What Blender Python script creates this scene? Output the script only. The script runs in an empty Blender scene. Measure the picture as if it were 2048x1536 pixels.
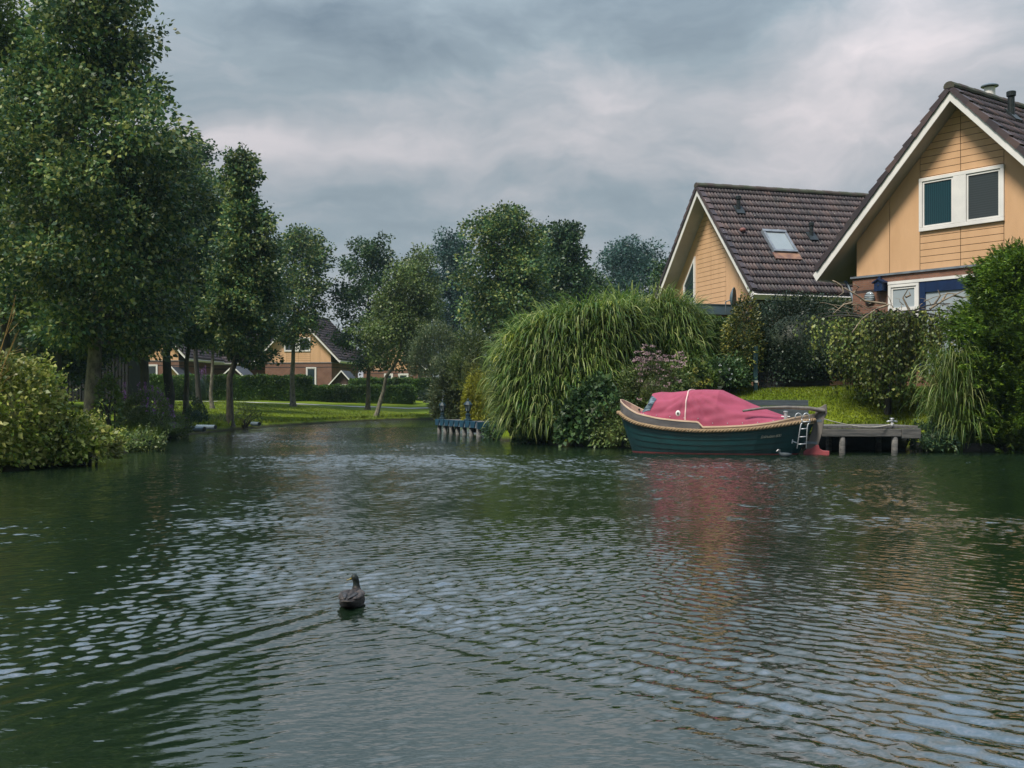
import bpy, math, random
import numpy as np
from mathutils import Vector, Matrix

R = math.radians
scn = bpy.context.scene
COL = scn.collection
rng = np.random.default_rng(7)
random.seed(7)

# ------------------------------------------------------------------ camera, sky, sun, exposure
F, HOR, CAMH = 2200.0, 800.0, 1.5          # focal length and horizon in photo pixels, eye height above the water
cam_d = bpy.data.cameras.new('camera')
cam_d.sensor_width = 36.0
cam_d.lens = 36.0 * F / 2048.0
cam_d.shift_y = (HOR - 768.0) / 2048.0
cam_d.clip_start = 0.05
cam_d.clip_end = 4000
cam = bpy.data.objects.new('camera', cam_d)
cam.location = (0, 0, CAMH)
cam.rotation_euler = (R(90), 0, 0)
COL.objects.link(cam)
scn.camera = cam

SUN_EL, SUN_AZ = 58.0, 226.0               # azimuth from +Y clockwise: sun stands behind the camera, to the left
sun_d = bpy.data.lights.new('sun', 'SUN')
sun_d.energy = 3.5
sun_d.angle = R(14)
sun_d.color = (1.0, 0.93, 0.80)
sun = bpy.data.objects.new('sun', sun_d)
sd = Vector((math.sin(R(SUN_AZ)) * math.cos(R(SUN_EL)), math.cos(R(SUN_AZ)) * math.cos(R(SUN_EL)), math.sin(R(SUN_EL))))
sun.rotation_euler = sd.to_track_quat('Z', 'Y').to_euler()
COL.objects.link(sun)

scn.view_settings.view_transform = 'Standard'
scn.view_settings.look = 'None'
scn.view_settings.exposure = 0.50
scn.view_settings.gamma = 1.0
scn.render.engine = 'CYCLES'
scn.cycles.max_bounces = 5
scn.cycles.diffuse_bounces = 2
scn.cycles.glossy_bounces = 3
scn.cycles.transmission_bounces = 3
scn.cycles.transparent_max_bounces = 4
scn.cycles.volume_bounces = 0
scn.cycles.caustics_reflective = False
scn.cycles.caustics_refractive = False
scn.cycles.use_denoising = True
scn.cycles.denoiser = 'OPENIMAGEDENOISE'
scn.cycles.denoising_input_passes = 'RGB_ALBEDO_NORMAL'
scn.cycles.denoising_prefilter = 'ACCURATE'
scn.cycles.sample_clamp_indirect = 1.5
scn.cycles.use_adaptive_sampling = True
scn.cycles.adaptive_threshold = 0.015


class NT:
    """small helper round a node tree"""
    def __init__(self, tree):
        self.t = tree
        self.t.nodes.clear()

    def n(self, kind, **kw):
        nd = self.t.nodes.new(kind)
        ins = kw.pop('ins', {})
        for k, v in kw.items():
            setattr(nd, k, v)
        for k, v in ins.items():
            s = nd.inputs[k]
            if isinstance(v, bpy.types.NodeSocket):
                self.t.links.new(v, s)
            elif isinstance(v, (tuple, list)) and len(v) == 3 and s.type == 'RGBA':
                s.default_value = (*v, 1)
            else:
                s.default_value = v
        return nd

    def link(self, a, b):
        self.t.links.new(a, b)

    def math(self, op, a, b=None, c=None, clamp=False):
        nd = self.t.nodes.new('ShaderNodeMath')
        nd.operation = op
        nd.use_clamp = clamp
        for i, v in enumerate((a, b, c)):
            if v is None:
                continue
            if isinstance(v, bpy.types.NodeSocket):
                self.t.links.new(v, nd.inputs[i])
            else:
                nd.inputs[i].default_value = v
        return nd.outputs[0]

    def mix(self, fac, a, b, blend='MIX'):
        nd = self.t.nodes.new('ShaderNodeMix')
        nd.data_type = 'RGBA'
        nd.blend_type = blend
        for s, v in ((nd.inputs[0], fac), (nd.inputs[6], a), (nd.inputs[7], b)):
            if isinstance(v, bpy.types.NodeSocket):
                self.t.links.new(v, s)
            elif isinstance(v, (tuple, list)):
                s.default_value = (*v[:3], 1)
            else:
                s.default_value = v
        return nd.outputs[2]

    def maprange(self, v, a, b, c, d, smooth=True):
        nd = self.t.nodes.new('ShaderNodeMapRange')
        if smooth:
            nd.interpolation_type = 'SMOOTHSTEP'
        for i, x in enumerate((v, a, b, c, d)):
            if isinstance(x, bpy.types.NodeSocket):
                self.t.links.new(x, nd.inputs[i])
            else:
                nd.inputs[i].default_value = x
        return nd.outputs[0]

    def ramp(self, v, stops):
        nd = self.t.nodes.new('ShaderNodeValToRGB')
        cr = nd.color_ramp
        while len(cr.elements) < len(stops):
            cr.elements.new(0.5)
        for e, (p, c) in zip(cr.elements, stops):
            e.position = p
            e.color = (*c, 1)
        self.t.links.new(v, nd.inputs[0])
        return nd.outputs[0]


# overcast sky: nishita behind a moving deck of cloud, brighter overhead as overcast skies are
world = bpy.data.worlds.new('World')
scn.world = world
world.use_nodes = True
w = NT(world.node_tree)
tc = w.n('ShaderNodeTexCoord')
gen = tc.outputs['Generated']
sep = w.n('ShaderNodeSeparateXYZ', ins={0: gen})
vx, vy, vz = sep.outputs
az = w.math('ARCTAN2', vx, vy)
el = w.math('ARCSINE', vz)
warp = w.n('ShaderNodeTexNoise', ins={'Vector': gen, 'Scale': 3.2, 'Detail': 5.0, 'Roughness': 0.55})
wsep = w.n('ShaderNodeSeparateColor', ins={0: warp.outputs['Color']})
az2 = w.math('ADD', az, w.math('MULTIPLY', w.math('SUBTRACT', wsep.outputs[0], 0.5), 0.30))
el2 = w.math('ADD', el, w.math('MULTIPLY', w.math('SUBTRACT', wsep.outputs[1], 0.5), 0.14))
scl = w.n('ShaderNodeCombineXYZ', ins={0: az2, 1: w.math('MULTIPLY', el2, 2.6), 2: 0.0})
cl1 = w.n('ShaderNodeTexNoise', ins={'Vector': scl.outputs[0], 'Scale': 4.2, 'Detail': 6.0, 'Roughness': 0.52})
tone = w.math('MULTIPLY', w.math('SUBTRACT', cl1.outputs[0], 0.5), 1.32)
cl2 = w.n('ShaderNodeTexNoise', ins={'Vector': scl.outputs[0], 'Scale': 10.0, 'Detail': 5.0, 'Roughness': 0.6})
tone = w.math('ADD', tone, w.math('MULTIPLY', w.math('SUBTRACT', cl2.outputs[0], 0.5), 0.45))
tone = w.math('ADD', tone, 0.44)


def blob(px, py, sx, sy, amp):
    a0, e0 = math.atan2(px - 1024, F), math.atan2(HOR - py, F)
    a = w.math('DIVIDE', w.math('SUBTRACT', az2, a0), sx / F)
    e = w.math('DIVIDE', w.math('SUBTRACT', el2, e0), sy / F)
    r2 = w.math('ADD', w.math('MULTIPLY', a, a), w.math('MULTIPLY', e, e))
    return w.math('MULTIPLY', w.math('POWER', 2.718, w.math('MULTIPLY', r2, -1.0)), amp)


for b in ((620, 70, 420, 110, -0.30), (1330, 70, 330, 80, -0.22), (330, 240, 300, 60, -0.22), (1130, 150, 260, 70, 0.10), (640, 300, 420, 55, 0.30),
          (760, 190, 220, 40, 0.16), (1650, 240, 420, 110, 0.30), (1950, 60, 260, 90, 0.14), (900, 430, 700, 60, -0.02),
          (1180, 330, 260, 50, 0.12), (450, 120, 160, 60, 0.10)):
    tone = w.math('ADD', tone, blob(*b))
cloud = w.ramp(tone, [(0.0, (0.120, 0.158, 0.192)), (0.35, (0.222, 0.268, 0.300)), (0.65, (0.375, 0.378, 0.400)), (1.0, (0.60, 0.545, 0.555))])
up = w.maprange(el, R(11), R(46), 1.0, 2.8)
back = w.maprange(vy, 0.35, -0.35, 1.0, 0.5)
lum = w.math('MULTIPLY', up, back)
cloud = w.mix(w.maprange(el, R(14), R(50), 0.0, 1.0), cloud, w.mix(1.0, cloud, (0.84, 0.97, 1.18), 'MULTIPLY'))
nish = w.n('ShaderNodeTexSky', sky_type='NISHITA')
nish.sun_disc = False
nish.sun_elevation = R(SUN_EL)
nish.sun_rotation = R(SUN_AZ)
bg1 = w.n('ShaderNodeBackground', ins={0: nish.outputs[0], 1: 0.06})
bg2 = w.n('ShaderNodeBackground', ins={0: cloud, 1: lum})
mx = w.n('ShaderNodeMixShader', ins={0: 0.93, 1: bg1.outputs[0], 2: bg2.outputs[0]})
wo = w.n('ShaderNodeOutputWorld', ins={0: mx.outputs[0]})


# ------------------------------------------------------------------ object helpers
def at(px, py, d):
    return np.array([(px - 1024) / F * d, d, CAMH + (HOR - py) / F * d])


def tag(o, label=None, cat=None, group=None, kind=None):
    if label: o['label'] = label
    if cat: o['category'] = cat
    if group: o['group'] = group
    if kind: o['kind'] = kind
    return o


def thing(name, label, cat, loc=(0, 0, 0), rotz=0.0, group=None):
    o = bpy.data.objects.new(name, None)
    COL.objects.link(o)
    o.location = [float(v) for v in loc]
    o.rotation_euler = (0, 0, rotz)
    o.empty_display_size = 0.2
    return tag(o, label, cat, group)


def link(name, me, m=None, parent=None):
    o = bpy.data.objects.new(name, me)
    COL.objects.link(o)
    if m is not None:
        me.materials.append(m)
    if parent is not None:
        o.parent = parent
    return o


def fast(name, V, Fa, m, parent=None, smooth=False):
    """mesh from numpy arrays, faces all of one size"""
    V = np.ascontiguousarray(V, dtype=np.float32)
    Fa = np.ascontiguousarray(Fa, dtype=np.int32)
    me = bpy.data.meshes.new(name)
    k = Fa.shape[1]
    me.vertices.add(len(V))
    me.vertices.foreach_set('co', V.ravel())
    me.loops.add(Fa.size)
    me.loops.foreach_set('vertex_index', Fa.ravel())
    me.polygons.add(len(Fa))
    me.polygons.foreach_set('loop_start', np.arange(len(Fa), dtype=np.int32) * k)
    if smooth:
        me.polygons.foreach_set('use_smooth', np.ones(len(Fa), dtype=bool))
    me.update(calc_edges=True)
    return link(name, me, m, parent)


class MB:
    def __init__(self):
        self.v, self.f = [], []

    def add(self, vs, fs):
        n = len(self.v)
        self.v += [tuple(float(c) for c in p) for p in vs]
        self.f += [tuple(i + n for i in f) for f in fs]
        return self

    def box(self, x0, x1, y0, y1, z0, z1):
        return self.add([(x0, y0, z0), (x1, y0, z0), (x1, y1, z0), (x0, y1, z0), (x0, y0, z1), (x1, y0, z1), (x1, y1, z1), (x0, y1, z1)],
                        [(0, 3, 2, 1), (4, 5, 6, 7), (0, 1, 5, 4), (1, 2, 6, 5), (2, 3, 7, 6), (3, 0, 4, 7)])

    def prism(self, poly, y0, y1):
        """polygon in x,z extruded along y"""
        n = len(poly)
        vs = [(p[0], y0, p[1]) for p in poly] + [(p[0], y1, p[1]) for p in poly]
        fs = [tuple(range(n)), tuple(range(2 * n - 1, n - 1, -1))]
        fs += [(i, i + n, (i + 1) % n + n, (i + 1) % n) for i in range(n)]
        return self.add(vs, fs)

    def tube(self, pts, r, sides=8, cap=True):
        V, Fq = tube(np.array(pts, float), r, sides)
        self.add(V, [tuple(q) for q in Fq])
        if cap:
            k = len(pts)
            n0 = len(self.v) - len(V)
            self.f.append(tuple(n0 + i for i in range(sides))[::-1])
            self.f.append(tuple(n0 + (k - 1) * sides + i for i in range(sides)))
        return self

    def lathe(self, prof, cx=0, cy=0, sides=14):
        pts = [(cx, cy, z) for r, z in prof]
        n0 = len(self.v)
        vs = []
        for r, z in prof:
            for i in range(sides):
                a = 2 * math.pi * i / sides
                vs.append((cx + r * math.cos(a), cy + r * math.sin(a), z))
        fs = []
        for j in range(len(prof) - 1):
            for i in range(sides):
                fs.append((j * sides + i, j * sides + (i + 1) % sides, (j + 1) * sides + (i + 1) % sides, (j + 1) * sides + i))
        fs.append(tuple(range(sides))[::-1])
        fs.append(tuple((len(prof) - 1) * sides + i for i in range(sides)))
        return self.add(vs, fs)

    def ball(self, c, r, seg=12, rings=8):
        rx, ry, rz = (r, r, r) if np.isscalar(r) else r
        vs, fs = [], []
        for j in range(rings + 1):
            t = math.pi * j / rings
            for i in range(seg):
                a = 2 * math.pi * i / seg
                vs.append((c[0] + rx * math.sin(t) * math.cos(a), c[1] + ry * math.sin(t) * math.sin(a), c[2] + rz * math.cos(t)))
        for j in range(rings):
            for i in range(seg):
                fs.append((j * seg + i, (j + 1) * seg + i, (j + 1) * seg + (i + 1) % seg, j * seg + (i + 1) % seg))
        return self.add(vs, fs)

    def build(self, name, m, parent=None, smooth=False, bevel=0.0):
        me = bpy.data.meshes.new(name)
        me.from_pydata(self.v, [], self.f)
        me.update()
        if smooth:
            me.polygons.foreach_set('use_smooth', np.ones(len(me.polygons), dtype=bool))
        o = link(name, me, m, parent)
        if bevel:
            b = o.modifiers.new('bevel', 'BEVEL')
            b.width = bevel
            b.segments = 2
            b.limit_method = 'ANGLE'
        return o


def unit(a):
    return a / np.maximum(np.linalg.norm(a, axis=-1, keepdims=True), 1e-9)


def tube(P, r, sides=6):
    P = np.asarray(P, float)
    k = len(P)
    r = np.full(k, r) if np.isscalar(r) else np.asarray(r, float)
    T = np.gradient(P, axis=0)
    T = unit(T)
    ref = np.array([0, 0, 1.0]) if abs(T[:, 2]).mean() < 0.85 else np.array([1.0, 0, 0])
    A = unit(np.cross(T, ref))
    B = np.cross(T, A)
    ang = np.arange(sides) * 2 * math.pi / sides
    V = P[:, None, :] + r[:, None, None] * (np.cos(ang)[None, :, None] * A[:, None, :] + np.sin(ang)[None, :, None] * B[:, None, :])
    V = V.reshape(-1, 3)
    i = np.arange(sides)
    Fq = []
    for j in range(k - 1):
        Fq.append(np.stack([j * sides + i, j * sides + (i + 1) % sides, (j + 1) * sides + (i + 1) % sides, (j + 1) * sides + i], 1))
    return V, np.concatenate(Fq)


def join(parts):
    Vs, Fs, n = [], [], 0
    for V, Fq in parts:
        Vs.append(V)
        Fs.append(Fq + n)
        n += len(V)
    return np.concatenate(Vs), np.concatenate(Fs)


def sstep(a, b, x):
    t = np.clip((x - a) / (b - a), 0, 1)
    return t * t * (3 - 2 * t)


# ------------------------------------------------------------------ materials
def base_mat(name):
    m = bpy.data.materials.new(name)
    m.use_nodes = True
    return m, NT(m.node_tree)


def pmat(name, c1, c2=None, scale=3.0, rough=0.6, bump=0.0, bscale=None, spec=0.4, metal=0.0, stretch=None, detail=5.0, lo=0.35, hi=0.65):
    m, t = base_mat(name)
    tcn = t.n('ShaderNodeTexCoord')
    vec = tcn.outputs['Object']
    if stretch:
        vec = t.n('ShaderNodeMapping', ins={0: vec, 3: stretch}).outputs[0]
    p = t.n('ShaderNodeBsdfPrincipled', ins={'Roughness': rough, 'Specular IOR Level': spec, 'Metallic': metal})
    if c2 is None:
        c2 = tuple(x * 0.8 for x in c1)
    nz = t.n('ShaderNodeTexNoise', ins={'Vector': vec, 'Scale': scale, 'Detail': detail, 'Roughness': 0.6})
    f = t.maprange(nz.outputs[0], lo, hi, 0.0, 1.0)
    t.link(t.mix(f, c1, c2), p.inputs['Base Color'])
    if bump:
        nb = t.n('ShaderNodeTexNoise', ins={'Vector': vec, 'Scale': bscale or scale * 6, 'Detail': 4.0})
        bm = t.n('ShaderNodeBump', ins={'Strength': bump, 'Distance': 0.02, 'Height': nb.outputs[0]})
        t.link(bm.outputs[0], p.inputs['Normal'])
    t.n('ShaderNodeOutputMaterial', ins={0: p.outputs[0]})
    return m


def leaf_mat(name, cols, trans=0.28, rough=0.45, spec=0.35, var=0.5, vscale=0.5):
    m, t = base_mat(name)
    g = t.n('ShaderNodeNewGeometry')
    c = t.ramp(g.outputs['Random Per Island'], [(i / (len(cols) - 1), col) for i, col in enumerate(cols)])
    tcn = t.n('ShaderNodeTexCoord')
    nz = t.n('ShaderNodeTexNoise', ins={'Vector': tcn.outputs['Object'], 'Scale': vscale, 'Detail': 3.0})
    v = t.maprange(nz.outputs[0], 0.3, 0.7, 1 - var, 1 + var)
    h = t.n('ShaderNodeHueSaturation', ins={'Hue': 0.5, 'Saturation': 1.0, 'Value': v, 'Color': c})
    p = t.n('ShaderNodeBsdfPrincipled', ins={'Base Color': h.outputs[0], 'Roughness': rough, 'Specular IOR Level': spec})
    tl = t.n('ShaderNodeBsdfTranslucent', ins={'Color': h.outputs[0]})
    mxs = t.n('ShaderNodeMixShader', ins={0: trans, 1: p.outputs[0], 2: tl.outputs[0]})
    t.n('ShaderNodeOutputMaterial', ins={0: mxs.outputs[0]})
    return m


M = {}
M['leaf_alder'] = leaf_mat('leaf_alder', [(0.026, 0.072, 0.042), (0.058, 0.128, 0.052), (0.125, 0.190, 0.056), (0.29, 0.31, 0.095)])  # last, olive stop puts sunlit highlights into the leaf colour
M['leaf_lime'] = leaf_mat('leaf_lime', [(0.045, 0.095, 0.022), (0.080, 0.135, 0.025), (0.125, 0.165, 0.035)])
M['leaf_dark'] = leaf_mat('leaf_dark', [(0.022, 0.060, 0.036), (0.046, 0.098, 0.044), (0.105, 0.150, 0.052)])
M['leaf_olive'] = leaf_mat('leaf_olive', [(0.058, 0.105, 0.032), (0.100, 0.150, 0.042), (0.165, 0.200, 0.065)])
M['leaf_teal_haze'] = leaf_mat('leaf_teal_haze', [(0.026, 0.072, 0.066), (0.045, 0.100, 0.086), (0.075, 0.130, 0.105)])  # blue green of far willows, with distance haze mixed into the colour
M['leaf_hedge'] = leaf_mat('leaf_hedge', [(0.030, 0.075, 0.018), (0.058, 0.120, 0.024), (0.12, 0.185, 0.030)])
M['leaf_bush'] = leaf_mat('leaf_bush', [(0.070, 0.125, 0.018), (0.150, 0.205, 0.028), (0.245, 0.28, 0.050), (0.40, 0.39, 0.13)])
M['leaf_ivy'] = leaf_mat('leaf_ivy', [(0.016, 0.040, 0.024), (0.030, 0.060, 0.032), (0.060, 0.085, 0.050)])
M['leaf_varieg'] = leaf_mat('leaf_varieg', [(0.035, 0.065, 0.022), (0.055, 0.095, 0.024), (0.12, 0.14, 0.03), (0.42, 0.38, 0.09)])
M['leaf_thuja'] = leaf_mat('leaf_thuja', [(0.038, 0.095, 0.016), (0.090, 0.165, 0.018), (0.175, 0.255, 0.026)], var=0.6, vscale=1.3)
M['leaf_gold'] = leaf_mat('leaf_gold', [(0.13, 0.15, 0.012), (0.25, 0.26, 0.02), (0.36, 0.36, 0.04)])
M['leaf_grey'] = leaf_mat('leaf_grey', [(0.060, 0.105, 0.052), (0.105, 0.145, 0.065), (0.165, 0.190, 0.090)])
M['leaf_birch'] = leaf_mat('leaf_birch', [(0.060, 0.110, 0.028), (0.110, 0.175, 0.042), (0.180, 0.230, 0.058), (0.36, 0.37, 0.09)])
M['leaf_hydr'] = leaf_mat('leaf_hydr', [(0.026, 0.068, 0.026), (0.050, 0.105, 0.036), (0.095, 0.155, 0.050)])
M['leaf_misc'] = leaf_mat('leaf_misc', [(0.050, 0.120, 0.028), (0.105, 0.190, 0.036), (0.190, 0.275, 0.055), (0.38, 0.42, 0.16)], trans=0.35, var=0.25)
M['leaf_misc_top'] = leaf_mat('leaf_misc_top', [(0.20, 0.27, 0.02), (0.33, 0.39, 0.03), (0.47, 0.49, 0.10)], trans=0.35, var=0.25)  # yellower tip leaves, their colour also brightened for the lit clump top
M['grass'] = leaf_mat('grass', [(0.085, 0.140, 0.010), (0.138, 0.192, 0.013), (0.215, 0.255, 0.027)], trans=0.3, var=0.3, vscale=0.25)
M['purple'] = leaf_mat('purple', [(0.16, 0.06, 0.22), (0.26, 0.10, 0.33), (0.34, 0.16, 0.38)])
M['pinkfl'] = leaf_mat('pinkfl', [(0.36, 0.21, 0.25), (0.50, 0.34, 0.37), (0.60, 0.48, 0.48)])
M['whitefl'] = leaf_mat('whitefl', [(0.6, 0.66, 0.7), (0.75, 0.78, 0.8)])
M['yellowfl'] = leaf_mat('yellowfl', [(0.30, 0.30, 0.06), (0.42, 0.40, 0.10)])
M['bark'] = pmat('bark', (0.105, 0.090, 0.062), (0.045, 0.045, 0.034), 9.0, 0.9, 0.9, 30, stretch=(1, 1, 0.35))
M['bark_pale'] = pmat('bark_pale', (0.20, 0.18, 0.14), (0.08, 0.075, 0.06), 7.0, 0.9, 0.6, 30, stretch=(1, 1, 0.5))
M['bark_dark'] = pmat('bark_dark', (0.045, 0.042, 0.034), (0.022, 0.024, 0.022), 9.0, 0.9, 0.6, 30, stretch=(1, 1, 0.35))
M['twig'] = pmat('twig', (0.30, 0.24, 0.17), (0.16, 0.13, 0.10), 6.0, 0.8)
M['twig_gold'] = pmat('twig_gold', (0.34, 0.22, 0.06), (0.2, 0.13, 0.04), 6.0, 0.8)
M['yellow'] = pmat('yellow', (0.65, 0.405, 0.232), (0.575, 0.350, 0.195), 1.6, 0.55, 0.06, 60, spec=0.3, stretch=(1.0, 1.0, 0.3), lo=0.3, hi=0.75)
M['joint'] = pmat('joint', (0.07, 0.045, 0.022), None, 3, 0.8)
M['white'] = pmat('white', (0.80, 0.78, 0.76), (0.70, 0.69, 0.68), 1.2, 0.45)
M['soffit'] = pmat('soffit', (0.40, 0.36, 0.31), (0.34, 0.31, 0.27), 1.5, 0.7)
M['lead'] = pmat('lead', (0.20, 0.23, 0.27), (0.14, 0.16, 0.19), 4, 0.5)
M['fascia_blue'] = pmat('fascia_blue', (0.10, 0.15, 0.19), (0.08, 0.12, 0.15), 2, 0.5)
M['black'] = pmat('black', (0.012, 0.018, 0.020), (0.02, 0.026, 0.028), 5, 0.5)
M['blue'] = pmat('blue', (0.008, 0.026, 0.085), (0.007, 0.020, 0.065), 4, 0.45)
M['zinc'] = pmat('zinc', (0.16, 0.20, 0.24), (0.12, 0.15, 0.18), 5, 0.45, metal=0.3)
M['steel'] = pmat('steel', (0.50, 0.52, 0.55), (0.40, 0.42, 0.45), 8, 0.45, metal=0.5)
M['timber_grey'] = pmat('timber_grey', (0.155, 0.148, 0.14), (0.070, 0.072, 0.072), 5, 0.85, 0.5, 22, stretch=(0.25, 2.5, 2.5))
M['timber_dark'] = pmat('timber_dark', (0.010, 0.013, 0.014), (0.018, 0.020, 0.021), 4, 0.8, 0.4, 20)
M['board_blue'] = pmat('board_blue', (0.085, 0.105, 0.125), (0.05, 0.065, 0.08), 4, 0.8, 0.4, 20, stretch=(0.3, 1, 2))
M['path'] = pmat('path', (0.42, 0.40, 0.37), (0.33, 0.32, 0.30), 2, 0.9)
M['pvc'] = pmat('pvc', (0.26, 0.33, 0.38), (0.2, 0.26, 0.3), 3, 0.4)
M['jetty_blue'] = pmat('jetty_blue', (0.010, 0.065, 0.115), (0.008, 0.045, 0.085), 6, 0.5)
M['pot'] = pmat('pot', (0.50, 0.52, 0.50), (0.4, 0.42, 0.4), 8, 0.6)


def brick_mat(name, c1, c2, mortar, scale=1.0):
    m, t = base_mat(name)
    tcn = t.n('ShaderNodeTexCoord')
    s = t.n('ShaderNodeSeparateXYZ', ins={0: tcn.outputs['Object']})
    v = t.n('ShaderNodeCombineXYZ', ins={0: t.math('ADD', s.outputs[0], s.outputs[1]), 1: s.outputs[2]})
    b = t.n('ShaderNodeTexBrick', ins={'Vector': v.outputs[0], 'Color1': c1, 'Color2': c2, 'Mortar': mortar, 'Scale': scale, 'Mortar Size': 0.006,
                                       'Brick Width': 0.215, 'Row Height': 0.065, 'Bias': 0.0})
    nz = t.n('ShaderNodeTexNoise', ins={'Vector': v.outputs[0], 'Scale': 1.3, 'Detail': 5.0})
    col = t.mix(t.maprange(nz.outputs[0], 0.35, 0.7, 0.0, 0.45), b.outputs[0], tuple(x * 0.5 for x in c1))
    p = t.n('ShaderNodeBsdfPrincipled', ins={'Base Color': col, 'Roughness': 0.85, 'Specular IOR Level': 0.2})
    bm = t.n('ShaderNodeBump', ins={'Strength': 0.5, 'Distance': 0.006, 'Height': b.outputs[1]})
    bm.invert = True
    t.link(bm.outputs[0], p.inputs['Normal'])
    t.n('ShaderNodeOutputMaterial', ins={0: p.outputs[0]})
    return m


M['brick'] = brick_mat('brick', (0.25, 0.125, 0.085), (0.19, 0.095, 0.07), (0.20, 0.16, 0.13))
M['brick_dark'] = brick_mat('brick_dark', (0.06, 0.045, 0.045), (0.045, 0.035, 0.036), (0.08, 0.07, 0.065))


def tile_mat():
    m, t = base_mat('roof_tile')
    g = t.n('ShaderNodeNewGeometry')
    c = t.ramp(g.outputs['Random Per Island'], [(0, (0.034, 0.028, 0.034)), (0.45, (0.052, 0.040, 0.046)), (0.85, (0.074, 0.053, 0.056)), (1, (0.10, 0.066, 0.062))])
    tcn = t.n('ShaderNodeTexCoord')
    nz = t.n('ShaderNodeTexNoise', ins={'Vector': tcn.outputs['Object'], 'Scale': 0.9, 'Detail': 6.0, 'Roughness': 0.65})
    c = t.mix(t.maprange(nz.outputs[0], 0.5, 0.75, 0.0, 0.55), c, (0.045, 0.045, 0.040))
    # lichen dots
    vo = t.n('ShaderNodeTexVoronoi', ins={'Vector': tcn.outputs['Object'], 'Scale': 3.1})
    n2 = t.n('ShaderNodeTexNoise', ins={'Vector': tcn.outputs['Object'], 'Scale': 14.0, 'Detail': 2.0})
    d = t.math('ADD', vo.outputs['Distance'], t.math('MULTIPLY', n2.outputs[0], 0.06))
    c = t.mix(t.maprange(d, 0.085, 0.11, 0.85, 0.0), c, (0.40, 0.40, 0.36))
    p = t.n('ShaderNodeBsdfPrincipled', ins={'Base Color': c, 'Roughness': 0.6, 'Specular IOR Level': 0.35})
    nb = t.n('ShaderNodeTexNoise', ins={'Vector': tcn.outputs['Object'], 'Scale': 25.0, 'Detail': 4.0})
    bm = t.n('ShaderNodeBump', ins={'Strength': 0.3, 'Distance': 0.01, 'Height': nb.outputs[0]})
    t.link(bm.outputs[0], p.inputs['Normal'])
    t.n('ShaderNodeOutputMaterial', ins={0: p.outputs[0]})
    return m


M['tile'] = tile_mat()
M['ridge'] = pmat('ridge', (0.060, 0.070, 0.045), (0.070, 0.048, 0.045), 2.2, 0.8, 0.4, 25)


def glass_mat(name, c1, c2, wave=None, rough=0.04):
    m, t = base_mat(name)
    tcn = t.n('ShaderNodeTexCoord')
    if wave:
        wv = t.n('ShaderNodeTexWave', bands_direction=wave, ins={'Vector': tcn.outputs['Object'], 'Scale': 4.5, 'Distortion': 1.5, 'Detail': 3.0})
        f = wv.outputs[1]
    else:
        f = t.n('ShaderNodeTexNoise', ins={'Vector': tcn.outputs['Object'], 'Scale': 2.0, 'Detail': 3.0}).outputs[0]
    p = t.n('ShaderNodeBsdfPrincipled', ins={'Base Color': t.mix(f, c1, c2), 'Roughness': 0.7, 'Specular IOR Level': 0.0, 'Coat Weight': 1.0, 'Coat Roughness': rough})
    t.n('ShaderNodeOutputMaterial', ins={0: p.outputs[0]})
    return m


M['glass'] = glass_mat('glass', (0.015, 0.028, 0.032), (0.03, 0.05, 0.055))
M['glass_curtain'] = glass_mat('glass_curtain', (0.006, 0.030, 0.042), (0.014, 0.056, 0.070), 'X')
M['glass_blind'] = glass_mat('glass_blind', (0.036, 0.046, 0.050), (0.050, 0.060, 0.064), 'Z')
M['glass_pale'] = glass_mat('glass_pale', (0.36, 0.40, 0.43), (0.30, 0.36, 0.40))
M['glass_sky'] = glass_mat('glass_sky', (0.30, 0.34, 0.36), (0.22, 0.26, 0.28))

# ------------------------------------------------------------------ terrain and shore
SHORE = np.array([(-9.2, -40), (-12.0, 5), (-11.6, 20), (-10.4, 24.4), (-11.0, 31.4), (-12.0, 36.7), (-13.8, 45), (-14.0, 50), (-13.8, 56), (-13.4, 62), (-12.2, 69),
                  (-10.0, 79), (-7.6, 84), (-5.6, 86.5), (-2.5, 86), (-2.0, 70), (-1.6, 56), (-1.2, 47), (-0.5, 40.6), (1.2, 37.3), (3.2, 34.4), (6.0, 34.0), (9.0, 33.2),
                  (11.8, 32.8), (13.5, 31.8), (15.5, 31.3), (22, 30), (30, 25), (32, -40)], float)


def shore_dist(x, y):
    """signed distance to the water's edge, positive on land"""
    x = np.asarray(x, float)
    y = np.asarray(y, float)
    best = np.full(x.shape, 1e9)
    inside = np.zeros(x.shape, bool)
    n = len(SHORE)
    for i in range(n):
        a, b = SHORE[i], SHORE[(i + 1) % n]
        dx, dy = b - a
        t = np.clip(((x - a[0]) * dx + (y - a[1]) * dy) / (dx * dx + dy * dy), 0, 1)
        best = np.minimum(best, (x - a[0] - t * dx) ** 2 + (y - a[1] - t * dy) ** 2)
        if a[1] != b[1]:
            c = ((a[1] > y) != (b[1] > y)) & (x < dx * (y - a[1]) / dy + a[0])
            inside ^= c
    s = np.sqrt(best)
    return np.where(inside, -s, s)


def hgt(x, y):
    x = np.asarray(x, float)
    y = np.asarray(y, float)
    s = shore_dist(x, y)
    wob = 0.05 * np.sin(x * 1.3 + 0.7 * y) * np.sin(0.9 * y - 0.4 * x)
    far = 0.20 + 1.22 * sstep(0, 20, s) + wob * sstep(0, 3, s) * 0.7
    right = 0.62 + 1.33 * sstep(0.2, 5.0, s) + wob * 0.4
    # little terrace above the jetty
    right = right - 0.20 * np.exp(-((x - 8.3) / 1.3) ** 2) * sstep(34.9, 34.7, y) * sstep(33.2, 33.8, y)
    wR = sstep(-2.5, 1.5, x) * sstep(62, 52, y)
    land = far * (1 - wR) + right * wR
    under = np.maximum(-1.1, -0.15 + s * 1.3)
    return np.where(s > 0, land, under)


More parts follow.
